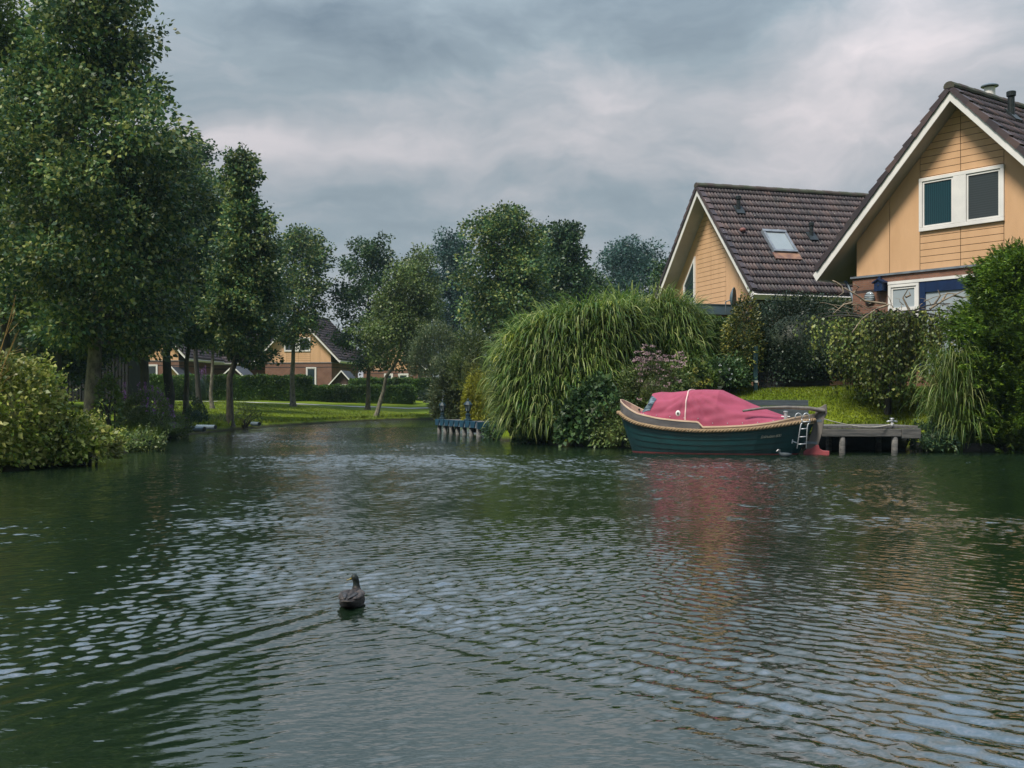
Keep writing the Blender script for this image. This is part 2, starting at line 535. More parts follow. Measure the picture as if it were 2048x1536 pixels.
def H(x, y):
    return float(hgt(np.array([x]), np.array([y]))[0])


def ground_mat():
    m, t = base_mat('ground')
    g = t.n('ShaderNodeNewGeometry')
    s = t.n('ShaderNodeSeparateXYZ', ins={0: g.outputs['Position']})
    n1 = t.n('ShaderNodeTexNoise', ins={'Vector': g.outputs['Position'], 'Scale': 0.45, 'Detail': 6.0, 'Roughness': 0.6})
    n2 = t.n('ShaderNodeTexNoise', ins={'Vector': g.outputs['Position'], 'Scale': 6.0, 'Detail': 5.0, 'Roughness': 0.7})
    c = t.mix(t.maprange(n1.outputs[0], 0.35, 0.65, 0, 1), (0.090, 0.140, 0.008), (0.148, 0.188, 0.013))
    c = t.mix(t.maprange(n2.outputs[0], 0.45, 0.75, 0, 0.7), c, (0.045, 0.075, 0.010))
    z = t.math('ADD', s.outputs[2], t.math('MULTIPLY', t.math('SUBTRACT', n2.outputs[0], 0.5), 0.25))
    c = t.mix(t.maprange(z, 0.04, 0.22, 0, 1), (0.030, 0.030, 0.018), c)
    p = t.n('ShaderNodeBsdfPrincipled', ins={'Base Color': c, 'Roughness': 0.9, 'Specular IOR Level': 0.1})
    bm = t.n('ShaderNodeBump', ins={'Strength': 0.7, 'Distance': 0.05, 'Height': n2.outputs[0]})
    t.link(bm.outputs[0], p.inputs['Normal'])
    t.n('ShaderNodeOutputMaterial', ins={0: p.outputs[0]})
    return m


def build_ground():
    xs = np.concatenate([[-1500, -600, -250, -140, -100], np.arange(-80, 62, 0.42), [80, 130, 250, 600, 1500]])
    ys = np.concatenate([[-600, -200, -80], np.arange(-45, 150, 0.42), [170, 220, 350, 700, 2000]])
    X, Y = np.meshgrid(xs, ys)
    Z = hgt(X, Y)
    V = np.stack([X, Y, Z], -1).reshape(-1, 3)
    nx, ny = len(xs), len(ys)
    i, j = np.meshgrid(np.arange(nx - 1), np.arange(ny - 1))
    a = (j * nx + i).ravel()
    Fq = np.stack([a, a + 1, a + 1 + nx, a + nx], 1)
    o = fast('ground', V, Fq, ground_mat(), smooth=True)
    o['kind'] = 'structure'


build_ground()


# ------------------------------------------------------------------ water
def water_mat():
    m, t = base_mat('water')
    g = t.n('ShaderNodeNewGeometry')
    p = t.n('ShaderNodeBsdfPrincipled', ins={'Base Color': (0.007, 0.016, 0.008), 'Roughness': 0.02, 'IOR': 2.8, 'Specular IOR Level': 0.5})
    mp = t.n('ShaderNodeMapping', ins={0: g.outputs['Position'], 2: (0, 0, R(-40)), 3: (1.0, 2.2, 1.0)})
    n1 = t.n('ShaderNodeTexNoise', ins={'Vector': mp.outputs[0], 'Scale': 9.0, 'Detail': 2.0, 'Roughness': 0.5})
    sy = t.n('ShaderNodeSeparateXYZ', ins={0: g.outputs['Position']})
    bm = t.n('ShaderNodeBump', ins={'Strength': t.maprange(sy.outputs[1], 9.0, 34.0, 0.12, 0.55), 'Distance': 0.02, 'Height': n1.outputs[0]})
    t.link(bm.outputs[0], p.inputs['Normal'])
    t.n('ShaderNodeOutputMaterial', ins={0: p.outputs[0]})
    return m


DUCK = np.array([-1.17, 8.05])


def build_water():
    rows = [0.1, 0.5]
    d = 0.9
    steps = [(4.2, 0.05), (8, 0.019), (14, 0.027), (30, 0.046), (60, 0.085), (96, 0.20)]
    sp = []
    for lim, st in steps:
        while d < lim:
            rows.append(d)
            d += st
    rows = np.array(rows)
    spacing = np.gradient(rows)
    dense = np.linspace(-0.52, 0.52, 900)
    wing = np.linspace(0.523, 1.0, 170)
    cols = np.concatenate([[-12, -6, -3, -2, -1.3], -wing[::-1], dense, wing, [1.3, 2, 3, 6, 12]])
    Dm, Cm = np.meshgrid(rows, cols, indexing='ij')
    X = Dm * Cm
    Y = Dm.copy()
    SP = np.maximum(spacing[:, None], rows[:, None] * np.gradient(cols)[None, :])
    r = np.random.default_rng(11)
    Z = np.zeros_like(X)
    farb = sstep(11, 34, Y)
    # calmer patches
    def lowf(k, seed):
        q = np.random.default_rng(seed)
        v = np.zeros_like(X)
        for _ in range(7):
            a = q.uniform(0, 2 * math.pi)
            kk = k * q.uniform(0.6, 1.6)
            v += np.sin(kk * (X * math.cos(a) + Y * math.sin(a)) + q.uniform(0, 6.28))
        return v / 2.6
    shore = -shore_dist(X, Y)
    shelter = 0.30 + 0.70 * sstep(0.3, 5.0, shore)
    patch = np.clip(1.0 + 0.35 * lowf(0.8, 3), 0.45, 1.6) * shelter
    rel = np.stack([X - DUCK[0], Y - DUCK[1]], -1)
    hd = np.array([0.10, 0.995])
    pr = np.array([0.995, -0.10])
    bb = -(rel @ hd)
    ll = rel @ pr
    inside = sstep(0.0, 0.5, bb) * sstep(1.15, 0.75, np.where(ll < 0, -ll / (0.50 * bb + 0.12 + 1e-6), ll / (0.85 * bb + 0.12 + 1e-6))) * (bb > 0)
    patch *= 1 - 0.78 * inside
    n = 110
    lam = np.exp(np.clip(r.normal(math.log(0.108), 0.50, n), math.log(0.05), math.log(0.6)))
    ang = np.where(np.arange(n) % 2 == 0, r.normal(-130, 20, n), r.normal(-54, 19, n)) * math.pi / 180
    w2 = 0.12 + 0.88 * sstep(-0.6, 2.6, X - 0.10 * (Y - 5.0)) * sstep(22, 12, Y)
    wsys = (w2 * 1.25, (1 - 0.93 * w2) * 1.25)
    mods = [np.clip(0.25 + 1.1 * np.abs(lowf(q_, 40 + i_)), 0.1, 2.0) for i_, q_ in enumerate((0.9, 1.3, 1.8, 2.4, 3.0, 1.1))]
    sl = 0.0215 * np.clip((lam / 0.35) ** -0.1, 0.8, 1.3)
    for i in range(n):
        k = 2 * math.pi / lam[i]
        fade = sstep(1.8, 3.6, lam[i] / SP)
        # slow wander of every wave train so that crests break up
        ph = k * (X * math.cos(ang[i]) + Y * math.sin(ang[i])) + r.uniform(0, 6.28)
        ph += 0.9 * np.sin(0.55 * k * 0.18 * (X * math.sin(ang[i]) - Y * math.cos(ang[i])) + r.uniform(0, 6.28))
        Z += (sl[i] / k) * fade * np.sin(ph) * wsys[i % 2] * mods[(i // 2) % 6] * (1 + (1.9 if lam[i] > 0.19 else 0.3) * farb)
    Z *= patch * (1 + 0.9 * sstep(12, 38, Y))
    # duck's wake: two arms of diverging waves
    for crest, wave_l, spread, amp in ((np.array([-0.43, -0.90]), 0.25, 0.17, 0.145), (np.array([0.70, -0.714]), 0.26, 0.22, 0.14)):
        crest = crest / np.linalg.norm(crest)
        nrm = np.array([crest[1], -crest[0]])
        if nrm[0] * crest[0] < 0:
            nrm = -nrm
        al = rel @ crest
        ac = rel @ nrm
        k = 2 * math.pi / wave_l
        env = np.exp(-(ac / (0.12 + spread * np.maximum(al, 0))) ** 2) * sstep(0.05, 0.5, al) / (1 + 0.12 * np.maximum(al, 0))
        wob = 0.6 * np.sin(1.7 * al + 0.5) + 0.35 * np.sin(4.1 * al + 2.0 * ac)
        Z += (amp / k) * env * np.cos(k * ac + wob)
    V = np.stack([X, Y, Z], -1).reshape(-1, 3)
    nr, nc = X.shape
    i, j = np.meshgrid(np.arange(nc - 1), np.arange(nr - 1))
    a = (j * nc + i).ravel()
    Fq = np.stack([a, a + 1, a + 1 + nc, a + nc], 1)
    o = fast('water', V, Fq, water_mat(), smooth=True)
    o['kind'] = 'structure'


build_water()

# footpath across the far lawn
def build_path():
    pts = [(-46, 78), (-36, 82), (-30, 86), (-20, 92.5), (-12, 95), (-4, 96.5), (4, 97)]
    P = []
    for a, b in zip(pts[:-1], pts[1:]):
        for k in range(8):
            P.append((a[0] + (b[0] - a[0]) * k / 8, a[1] + (b[1] - a[1]) * k / 8))
    P = np.array(P)
    T = unit(np.gradient(P, axis=0))
    N = np.stack([-T[:, 1], T[:, 0]], 1)
    L, Rr = P + N * 0.40, P - N * 0.40
    A = np.concatenate([L, Rr])
    z = hgt(A[:, 0], A[:, 1]) + 0.03
    V = np.concatenate([A, z[:, None]], 1)
    n = len(P)
    i = np.arange(n - 1)
    o = fast('path', V, np.stack([i, i + n, i + n + 1, i + 1], 1), M['path'])
    o['kind'] = 'structure'


build_path()

# ------------------------------------------------------------------ houses
SL, ZA, ZT, HW, FOOT = 1.03, 10.4, 5.48, 3.64, 4.77      # roof slope, soffit apex, brick top, half width, eave (heights above water)


def clip_gable(x0, x1, z0, z1, za, s):
    """rectangle cut by the two rakes z <= za - s|x| ; x0..x1 does not straddle 0"""
    poly = [(x0, z0), (x1, z0), (x1, z1), (x0, z1)]
    sg = 1 if x0 + x1 > 0 else -1
    out = []
    f = lambda p: za - s * sg * p[0] - p[1]
    for i in range(4):
        a, b = poly[i], poly[(i + 1) % 4]
        fa, fb = f(a), f(b)
        if fa >= 0:
            out.append(a)
        if (fa < 0) != (fb < 0):
            t = fa / (fa - fb)
            out.append((a[0] + (b[0] - a[0]) * t, a[1] + (b[1] - a[1]) * t))
    return out


def frame_boxes(mb, x0, x1, z0, z1, t, y0, y1):
    mb.box(x0, x1, y0, y1, z1 - t, z1)
    mb.box(x0, x1, y0, y1, z0, z0 + t)
    mb.box(x0, x0 + t, y0, y1, z0 + t, z1 - t)
    mb.box(x1 - t, x1, y0, y1, z0 + t, z1 - t)


def window(root, x0, x1, z0, z1, glass, mull=None, name='window', t=0.09, y=0.0):
    """white framed window standing a little proud of the wall; panes are sub-parts"""
    mb = MB()
    frame_boxes(mb, x0, x1, z0, z1, t, y - 0.07, y + 0.02)
    xs = [x0 + t]
    if mull:
        for a, b in mull:
            mb.box(a, b, y - 0.068, y + 0.02, z0 + t, z1 - t)
            xs += [a, b]
    xs.append(x1 - t)
    fr = mb.build(name, M['white'], root, bevel=0.008)
    for k in range(0, len(xs), 2):
        a, b = xs[k], xs[k + 1]
        sash = MB()
        frame_boxes(sash, a + 0.012, b - 0.012, z0 + t + 0.012, z1 - t - 0.012, 0.05, y - 0.045, y + 0.015)
        sash.build('sash', M['white'], fr)
        g = glass[k // 2] if isinstance(glass, (list, tuple)) else glass
        MB().box(a + 0.06, b - 0.06, y - 0.02, y + 0.01, z0 + t + 0.06, z1 - t - 0.06).build('pane', g, fr)
    return fr


def tiles(root, sg, y0, y1, detail=1):
    """pantiles of one roof slope: every tile its own island in one mesh"""
    al = math.atan(SL)
    top = ZA + 0.42
    Ls = (FOOT + 0.12) / math.cos(al)
    nc = 16
    ch = Ls / nc
    tw = 0.30
    nt = int((y1 - y0) / tw)
    tw = (y1 - y0) / nt
    m = 9 if detail else 3
    u = np.linspace(0, 1, m)
    prof = 0.030 * np.cos(2 * math.pi * 2 * u) if detail else np.zeros(m)
    Vs, Fs, n = [], [], 0
    r = np.random.default_rng(5 + int(sg))
    for c in range(nc):
        q0, q1 = c * ch, (c + 1) * ch + 0.01
        for k in range(nt):
            yy = y0 + (k + u * 0.985) * tw
            jit = r.normal(0, 0.004)
            off = [(q0, 0.005), (q1, 0.052 + jit), (q1 + 0.003, 0.0)]
            for q, o in off:
                lift = o + (prof if o > 0.001 else prof * 0 - 0.03)
                x = sg * (q * math.cos(al) + lift * math.sin(al))
                z = top - q * math.sin(al) + lift * math.cos(al)
                Vs.append(np.stack([x + 0 * yy, yy, z + 0 * yy], 1))
            i = np.arange(m - 1)
            for row in range(2):
                Fs.append(np.stack([n + row * m + i, n + row * m + i + 1, n + (row + 1) * m + i + 1, n + (row + 1) * m + i], 1))
            n += 3 * m
    return fast('roof_tiles', np.concatenate(Vs), np.concatenate(Fs), M['tile'], root, smooth=False)


def on_slope(sg, q, y, lift=0.06):
    al = math.atan(SL)
    return np.array([sg * (q * math.cos(al) + lift * math.sin(al)), y, ZA + 0.42 - q * math.sin(al) + lift * math.cos(al)])


def house(label, cx, cy, ux, uy, base, L=9.0, oh=0.6, siding=True, wins=(), detail=1, group=None, dz=0.0, cat='house'):
    """bungalow with a steep tiled gable roof. local x along the gable wall, y away from it; heights stay heights above the water minus base"""
    rot = math.atan2(uy, ux)
    root = thing('gabled_house', label, cat, (cx, cy, base), rot, group)
    al = math.atan(SL)
    # brick storey and the yellow body
    MB().box(-HW - 0.10, HW + 0.10, -0.10, L + 0.05, base - 1.8, ZT - 0.03).build('brick_wall', M['brick'], root)
    MB().box(-HW - 0.104, HW + 0.104, -0.104, L * 0.98, ZT - 0.52, ZT - 0.43).build('brick_band', M['brick_dark'], root)
    MB().box(-HW - 0.16, HW + 0.16, -0.15, L + 0.02, ZT - 0.03, ZT + 0.03).build('ledge', M['lead'], root)
    body = [(-HW, ZT + 0.03), (HW, ZT + 0.03), (HW, ZA - SL * HW), (0, ZA), (-HW, ZA - SL * HW)]
    MB().prism(body, 0.0, L).build('gable_wall', M['joint'] if siding else M['yellow'], root)
    if siding:
        mb = MB()
        g = 0.010
        holes = [wv for wv in wins if wv.get('cut')]
        for sg in (-1, 1):
            for a, b in ((HW - 0.001, 2.42 + g), (2.42 - g, 1.35 + g)):
                x0, x1 = sorted((sg * a, sg * b))
                poly = clip_gable(x0, x1, ZT + 0.05, ZA, ZA - 0.005, SL)
                mb.prism(poly, -0.022, 0.01)
            z = ZT + 0.05
            while z < ZA - 0.1:
                z1 = z + 0.204
                x0, x1 = sorted((sg * (1.35 - g), sg * g))
                zz0, zz1 = z, z1 - 0.017
                skip = False
                for h_ in holes:
                    if h_['x0'] <= x0 + 0.05 and h_['x1'] >= x1 - 0.05:
                        if zz0 >= h_['z0'] and zz1 <= h_['z1']:
                            skip = True
                        elif zz0 < h_['z0'] < zz1:
                            zz1 = h_['z0'] - 0.01
                        elif zz0 < h_['z1'] < zz1:
                            zz0 = h_['z1'] + 0.01
                if not skip:
                    poly = clip_gable(x0, x1, zz0, zz1, ZA - 0.005, SL)
                    if len(poly) >= 3:
                        mb.prism(poly, -0.022, 0.01)
                z = z1
        mb.build('siding', M['yellow'], root)
    # roof slabs, soffit, barge boards, tiles
    tv = 0.36
    for sg in (-1, 1):
        slab = [(0, ZA), (sg * FOOT, ZA - SL * FOOT), (sg * FOOT, ZA - SL * FOOT + tv), (0, ZA + tv)]
        MB().prism(slab, -oh + 0.03, L + oh - 0.03).build('soffit', M['soffit'], root)
        board = [(0, ZA - 0.02), (sg * (FOOT + 0.02), ZA - SL * FOOT - 0.05), (sg * (FOOT + 0.16), ZA - SL * FOOT + 0.16), (sg * (FOOT + 0.16) * 0.985, ZA - SL * FOOT + 0.24), (0, ZA + 0.25)]
        MB().prism(board, -oh, -oh + 0.028).build('barge_board', M['white'], root)
        gut = [(FOOT + 0.004, ZA - SL * FOOT - 0.03), (FOOT + 0.03, ZA - SL * FOOT - 0.04), (FOOT + 0.17, ZA - SL * FOOT + 0.15), (FOOT + 0.004, ZA - SL * FOOT + 0.24)]
        MB().prism([(sg * a, b) for a, b in gut], -oh + 0.03, L + oh).build('gutter', M['white'], root)
        tiles(root, sg, -oh + 0.10, L + oh, detail)
        # verge tiles step down along the rake
        mb = MB()
        Ls = (FOOT + 0.06) / math.cos(al)
        nv = 16
        for k in range(nv):
            q0, q1 = k * Ls / nv, (k + 1) * Ls / nv
            pts = []
            for q, lo_, hi_ in ((q0, -0.10, 0.035), (q1, -0.115, 0.085)):
                for lf in (lo_, hi_):
                    pts.append((sg * (q * math.cos(al) + lf * math.sin(al)), ZA + 0.42 - q * math.sin(al) + lf * math.cos(al)))
            mb.prism([pts[0], pts[2], pts[3], pts[1]], -oh - 0.05, -oh + 0.16)
        mb.build('verge_tiles', M['tile'], root)
    mb = MB()
    y = -oh - 0.06
    k = 0
    while y < L + oh:
        P = [(0.17 * math.cos(a), ZA + 0.40 + 0.15 * math.sin(a)) for a in np.linspace(-0.3, math.pi + 0.3, 9)]
        e = 1.0 + 0.07 * (k % 2)
        mb.prism([(p[0] * (1.06 if True else 1), p[1] + 0.012 * (k % 2)) for p in P], y, min(y + 0.44, L + oh))
        y += 0.42
        k += 1
    mb.build('ridge_tiles', M['ridge'], root)
    for wv in wins:
        window(root, wv['x0'], wv['x1'], wv['z0'], wv['z1'], wv['g'], wv.get('mull'), y=wv.get('y', -0.025), t=wv.get('t', 0.09))
    return root


def shift_children(root, dz):
    for c in root.children:
        c.location.z += dz


def roof_vent(root, sg, q, y, h=0.55, r=0.085):
    p = on_slope(sg, q, y, 0.02)
    mb = MB()
    mb.lathe([(r, p[2] - 0.15), (r, p[2] + h - 0.16), (r * 1.35, p[2] + h - 0.15), (r * 1.4, p[2] + h - 0.02), (r * 1.1, p[2] + h)], p[0], p[1], 12)
    v = mb.build('roof_vent', M['black'], root)
    al = math.atan(SL)
    c = [on_slope(sg, q + a, y + b, 0.10) for a, b in ((-0.22, -0.2), (-0.22, 0.2), (0.30, 0.2), (0.30, -0.2))]
    c2 = [on_slope(sg, q + a, y + b, 0.03) for a, b in ((-0.22, -0.2), (-0.22, 0.2), (0.30, 0.2), (0.30, -0.2))]
    MB().add(c + c2, [(0, 1, 2, 3), (0, 4, 5, 1), (1, 5, 6, 2), (2, 6, 7, 3), (3, 7, 4, 0)]).build('flashing', M['black'], v)
    return v


# --- nearest house, right
KA = 36.0 / 33.0
CA = (898 / F * 36, 36.0)
UA = (0.607, -0.795)
house_a = house('yellow gabled house with a double upstairs window and blue door behind the conifer', CA[0], CA[1], UA[0], UA[1], 1.95, L=9.0,
                wins=[dict(x0=-1.35, x1=1.38, z0=6.70, z1=8.34, g=[M['glass_curtain'], M['glass_blind']], mull=[(-0.21, 0.21)], cut=True, t=0.11),
                      dict(x0=-2.38, x1=-1.30, z0=2.7, z1=5.14, g=[M['glass_pale']], y=-0.11, t=0.10)])
mb = MB()
mb.box(-1.28, -1.08, -0.17, -0.08, 2.3, 5.14)
mb.box(-1.08, 0.55, -0.17, -0.08, 4.80, 5.14)
mb.box(0.37, 0.55, -0.17, -0.08, 2.3, 4.80)
door = mb.build('door', M['blue'], house_a, bevel=0.01)
MB().box(-1.08, 0.37, -0.13, -0.09, 2.3, 4.80).build('door_pane', M['glass_pale'], door)
MB().box(-2.38, 0.6, -0.19, -0.08, 5.142, 5.23).build('lintel', M['white'], house_a)
MB().box(-2.27, -1.42, -0.175, -0.10, 4.30, 4.40).build('transom', M['white'], house_a)
lamp = MB().ball((-3.07, -0.15, 4.78), (0.19, 0.10, 0.20), 16, 10).build('wall_lamp', M['glass_pale'], house_a, smooth=True)
mb = MB()
for dz in (-0.10, -0.035, 0.03, 0.095):
    r_ = math.sqrt(max(0.01, 0.2 ** 2 - dz ** 2)) * 0.95
    mb.tube([(-3.07 + r_ * math.sin(a), -0.15 - 0.105 * math.cos(a) * r_ / 0.2, 4.78 + dz + 0.03 * math.cos(a)) for a in np.linspace(-1.5, 1.5, 9)], 0.011, 5)
mb.build('guard', M['zinc'], lamp)
MB().tube([(-4.2, 0.15, 5.42), (-4.05, 0.12, 5.25), (-3.78, 0.0, 4.78), (-3.76, -0.02, 2.2)], 0.05, 10).build('downpipe', M['zinc'], house_a, smooth=True)
roof_vent(house_a, 1, 0.98, 1.60, 0.75, 0.10)
p = np.array([0, 2.8, 11.2])
flue = MB().lathe([(0.17, p[2] - 1.3), (0.17, p[2] + 0.30)], -0.66, p[1], 16).build('flue', M['white'], house_a)
MB().lathe([(0.27, p[2] + 0.33), (0.27, p[2] + 0.36), (0.2, p[2] + 0.40), (0.05, p[2] + 0.42)], -0.66, p[1], 16).build('flue_cap', M['zinc'], flue)
shift_children(house_a, -1.95)
house_a.scale = (KA, KA, KA)
house_a.location.z = CAMH + (1.95 - CAMH) * KA

# nest box hanging on the brick
nb = thing('nest_box', 'dark blue nest box hung on the brick wall left of the ground floor window', 'nest box', (CA[0], CA[1], CAMH + (4.96 - CAMH) * KA), math.atan2(UA[1], UA[0]))
MB().prism([(-2.76, 4.96), (-2.46, 4.96), (-2.46, 5.22), (-2.61, 5.30), (-2.76, 5.22)], -0.36, -0.11).build('box', M['blue'], nb)
mb = MB()
mb.prism([(-2.82, 5.20), (-2.61, 5.31), (-2.61, 5.35), (-2.82, 5.24)], -0.40, -0.11)
mb.prism([(-2.40, 5.20), (-2.40, 5.24), (-2.61, 5.35), (-2.61, 5.31)], -0.40, -0.11)
mb.box(-2.65, -2.57, -0.30, -0.22, 5.33, 5.42)
mb.build('roof', M['blue'], nb)
hole = MB().ball((-2.61, -0.36, 5.13), (0.03, 0.012, 0.03), 10, 6).build('entrance_hole', M['black'], nb)
shift_children(nb, -4.96)
nb.scale = (KA, KA, KA)

# --- second house
xvp = 350.0
uB = np.array([(1024 - xvp) / F, -1.0])
uB /= np.linalg.norm(uB)
vB = np.array([-uB[1], uB[0]])
CB = np.array([399 / F * 48, 48.0])
house_b = house('yellow gabled house with a roof window and satellite dish behind the tall grass', CB[0], CB[1], uB[0], uB[1], 1.95, L=10.5, oh=0.7)
# sloped window on the left of the gable
win = MB()
ox = np.array([[-2.62, 5.78], [-1.48, 5.78], [-1.48, 7.95], [-2.62, 6.75]])
ix = np.array([[-2.50, 5.90], [-1.59, 5.90], [-1.59, 7.72], [-2.50, 6.72]])
for k in range(4):
    a, b, c, d_ = ox[k], ox[(k + 1) % 4], ix[(k + 1) % 4], ix[k]
    win.prism([tuple(a), tuple(b), tuple(c), tuple(d_)], -0.09, 0.0)
wf = win.build('sloped_window', M['white'], house_b)
MB().prism([tuple(q) for q in ix], -0.045, -0.03).build('pane', M['glass'], wf)
roof_vent(house_b, 1, 1.70, 0.66, 0.62)
roof_vent(house_b, 1, 3.33, 3.5, 0.62)
# roof window
def slopequad(mb, q0, q1, y0, y1, l0, l1):
    c = [on_slope(1, q, y, l1) for q, y in ((q0, y0), (q0, y1), (q1, y1), (q1, y0))]
    c2 = [on_slope(1, q, y, l0) for q, y in ((q0, y0), (q0, y1), (q1, y1), (q1, y0))]
    return mb.add(c + c2, [(0, 1, 2, 3), (0, 4, 5, 1), (1, 5, 6, 2), (2, 6, 7, 3), (3, 7, 4, 0), (4, 7, 6, 5)])


mb = MB()
slopequad(mb, 3.16, 3.31, 1.15, 2.27, 0.0, 0.19)
slopequad(mb, 4.46, 4.60, 1.15, 2.27, 0.0, 0.17)
slopequad(mb, 3.31, 4.46, 1.15, 1.26, 0.0, 0.17)
slopequad(mb, 3.31, 4.46, 2.16, 2.27, 0.0, 0.17)
rw = mb.build('roof_window', M['lead'], house_b, bevel=0.01)
slopequad(MB(), 3.31, 4.46, 1.26, 2.16, 0.0, 0.13).build('pane', M['glass_sky'], rw)
slopequad(MB(), 4.60, 5.0, 1.10, 2.32, 0.03, 0.092).build('flashing', pmat('flashing_tan', (0.30, 0.17, 0.11), (0.16, 0.09, 0.075), 3, 0.7), rw)
p = on_slope(1, 3.2, 0.26, 0.09)
MB().ball((p[0], p[1], p[2]), (0.14, 0.14, 0.11)).build('vent_cowl', pmat('cowl_red', (0.22, 0.085, 0.075)), house_b, smooth=True)
# chimney on the far slope
ch = MB().box(-3.05, -2.25, 0.9, 1.7, 6.6, 9.05).build('chimney', M['brick_dark'], house_b)
MB().box(-3.10, -2.20, 0.85, 1.75, 9.053, 9.13).build('chimney_cap', M['ridge'], ch)
# flat roofed annex in front
an = MB().box(-1.75, 2.45, -1.9, -0.13, 1.4, 5.02).build('annex', M['brick'], house_b)
MB().box(-1.85, 2.55, -2.0, -0.12, 5.022, 5.42).build('annex_fascia', M['fascia_blue'], an)
MB().box(-1.87, 2.57, -2.03, -0.115, 5.423, 5.45).build('roof_edge', M['lead'], an)
fl = MB().box(0.98, 1.12, -2.10, -2.02, 5.22, 5.32).tube([(1.05, -2.1, 5.25), (1.3, -2.14, 5.2), (1.55, -2.1, 5.2)], 0.012, 5).build('floodlight', M['white'], an)
shift_children(house_b, -1.95)

# dish on the annex roof
def dish():
    c = at(1467, 597, 45.0)
    root = thing('satellite_dish', 'dark satellite dish seen edge on in front of the yellow gable', 'satellite dish', (c[0], c[1], 5.0), R(-112))
    z0 = c[2] - 5.0
    mb = MB()
    prof = []
    vs, fs = [], []
    for j in range(6):
        rr = 0.43 * j / 5
        for i in range(20):
            a = 2 * math.pi * i / 20
            vs.append((rr * math.cos(a), -0.12 + 0.9 * rr * rr, z0 + rr * 1.05 * math.sin(a)))
    for j in range(5):
        for i in range(20):
            fs.append((j * 20 + i, j * 20 + (i + 1) % 20, (j + 1) * 20 + (i + 1) % 20, (j + 1) * 20 + i))
    o = MB().add(vs, fs).build('reflector', M['fascia_blue'], root, smooth=True)
    md = o.modifiers.new('thick', 'SOLIDIFY')
    md.thickness = 0.03
    MB().tube([(0, -0.1, z0 - 0.05), (0, -0.32, z0 - 0.12), (0, -0.32, z0 - 0.62), (0, -0.32, 0.3)], 0.03, 8).build('mast', M['lead'], root)
    MB().tube([(0, -0.1, z0 - 0.3), (0, 0.35, z0 - 0.28)], 0.014, 6).box(-0.04, 0.04, 0.33, 0.42, z0 - 0.32, z0 - 0.22).build('receiver_arm', M['lead'], root)


dish()

# --- houses beyond the far lawn
def far_house(label, px, d, vx_, wins, L=9.0, siding=True):
    v = np.array([vx_, math.sqrt(1 - vx_ ** 2)])
    u = np.array([v[1], -v[0]])
    h_ = house(label, (px - 1024) / F * d, d, u[0], u[1], 1.42, L=L, siding=siding, wins=wins, group='houses beyond the far lawn')
    shift_children(h_, -1.42)
    return h_


far_house('far yellow gabled house right behind the upright tree with a pale trunk', 597, 118, 0.17,
          [dict(x0=-1.6, x1=1.35, z0=6.7, z1=8.2, g=[M['glass_blind'], M['glass_blind']], mull=[(-0.3, 0.1)], cut=False),
           dict(x0=0.9, x1=2.05, z0=1.8, z1=5.0, g=[M['glass']], y=-0.11, t=0.12)])
far_house('yellow and brick house half hidden behind the leftmost dark trunks', 288, 112, 0.10,
          [dict(x0=0.2, x1=1.5, z0=3.6, z1=5.1, g=[M['glass_blind']], y=-0.11, t=0.12)])
far_house('far house turned side on, its long tiled roof showing over the hedge', 385, 128, 0.97, [], siding=False)
far_house('far yellow house mostly hidden behind the leaning tree', 782, 146, 0.12,
          [dict(x0=-0.9, x1=0.3, z0=2.2, z1=5.0, g=[M['glass']], y=-0.11, t=0.2), dict(x0=1.0, x1=2.4, z0=2.2, z1=5.0, g=[M['glass']], y=-0.11, t=0.2)])


def shed(label, px, d, w2, eave, apex, wall, roofm, win=True, L=3.0, vx_=0.1):
    v = np.array([vx_, math.sqrt(1 - vx_ ** 2)])
    root = thing('garden_shed', label, 'shed', ((px - 1024) / F * d, d, 1.35), math.atan2(-v[0], v[1]), 'garden sheds behind the hedge')
    e, a = eave - 1.35, apex - 1.35
    MB().prism([(-w2, -0.3), (w2, -0.3), (w2, e), (0, a), (-w2, e)], 0, L).build('wall', wall, root)
    s = (a - e) / w2
    for sg in (-1, 1):
        MB().prism([(0, a), (sg * (w2 + 0.35), e - 0.35 * s), (sg * (w2 + 0.35), e - 0.35 * s + 0.12), (0, a + 0.12)], -0.30, L + 0.3).build('roof', roofm, root)
        MB().prism([(0, a - 0.03), (sg * (w2 + 0.37), e - 0.37 * s - 0.03), (sg * (w2 + 0.37), e - 0.37 * s + 0.13), (0, a + 0.13)], -0.36, -0.303).build('barge_board', M['white'], root)
    if win:
        mb = MB()
        frame_boxes(mb, -0.55, 0.55, 0.9, e - 0.1, 0.10, -0.05, 0.02)
        mb.box(-0.03, 0.03, -0.045, 0.02, 1.0, e - 0.2)
        mb.box(-0.45, 0.45, -0.044, 0.02, 1.45, 1.51)
        wv = mb.build('window', M['white'], root)
        MB().box(-0.45, 0.45, -0.02, 0.01, 1.0, e - 0.2).build('pane', M['glass'], wv)


roofd = pmat('shed_tile', (0.055, 0.062, 0.075), (0.035, 0.04, 0.05), 6, 0.6, 0.4, 20)
brownw = pmat('shed_brown', (0.085, 0.050, 0.040), (0.055, 0.034, 0.030), 5, 0.8)
shed('dark garden shed with white verges showing over the long hedge', 467, 108, 1.35, 3.55, 4.75, brownw, roofd)
shed('brown garden shed with a white cross window beside the brick corner', 684, 112, 1.10, 3.2, 4.4, brownw, roofd)
shed('low tan garden shed roof beside the pair of dark trunks', 345, 110, 1.4, 3.3, 4.75, M['yellow'], roofd, win=False)


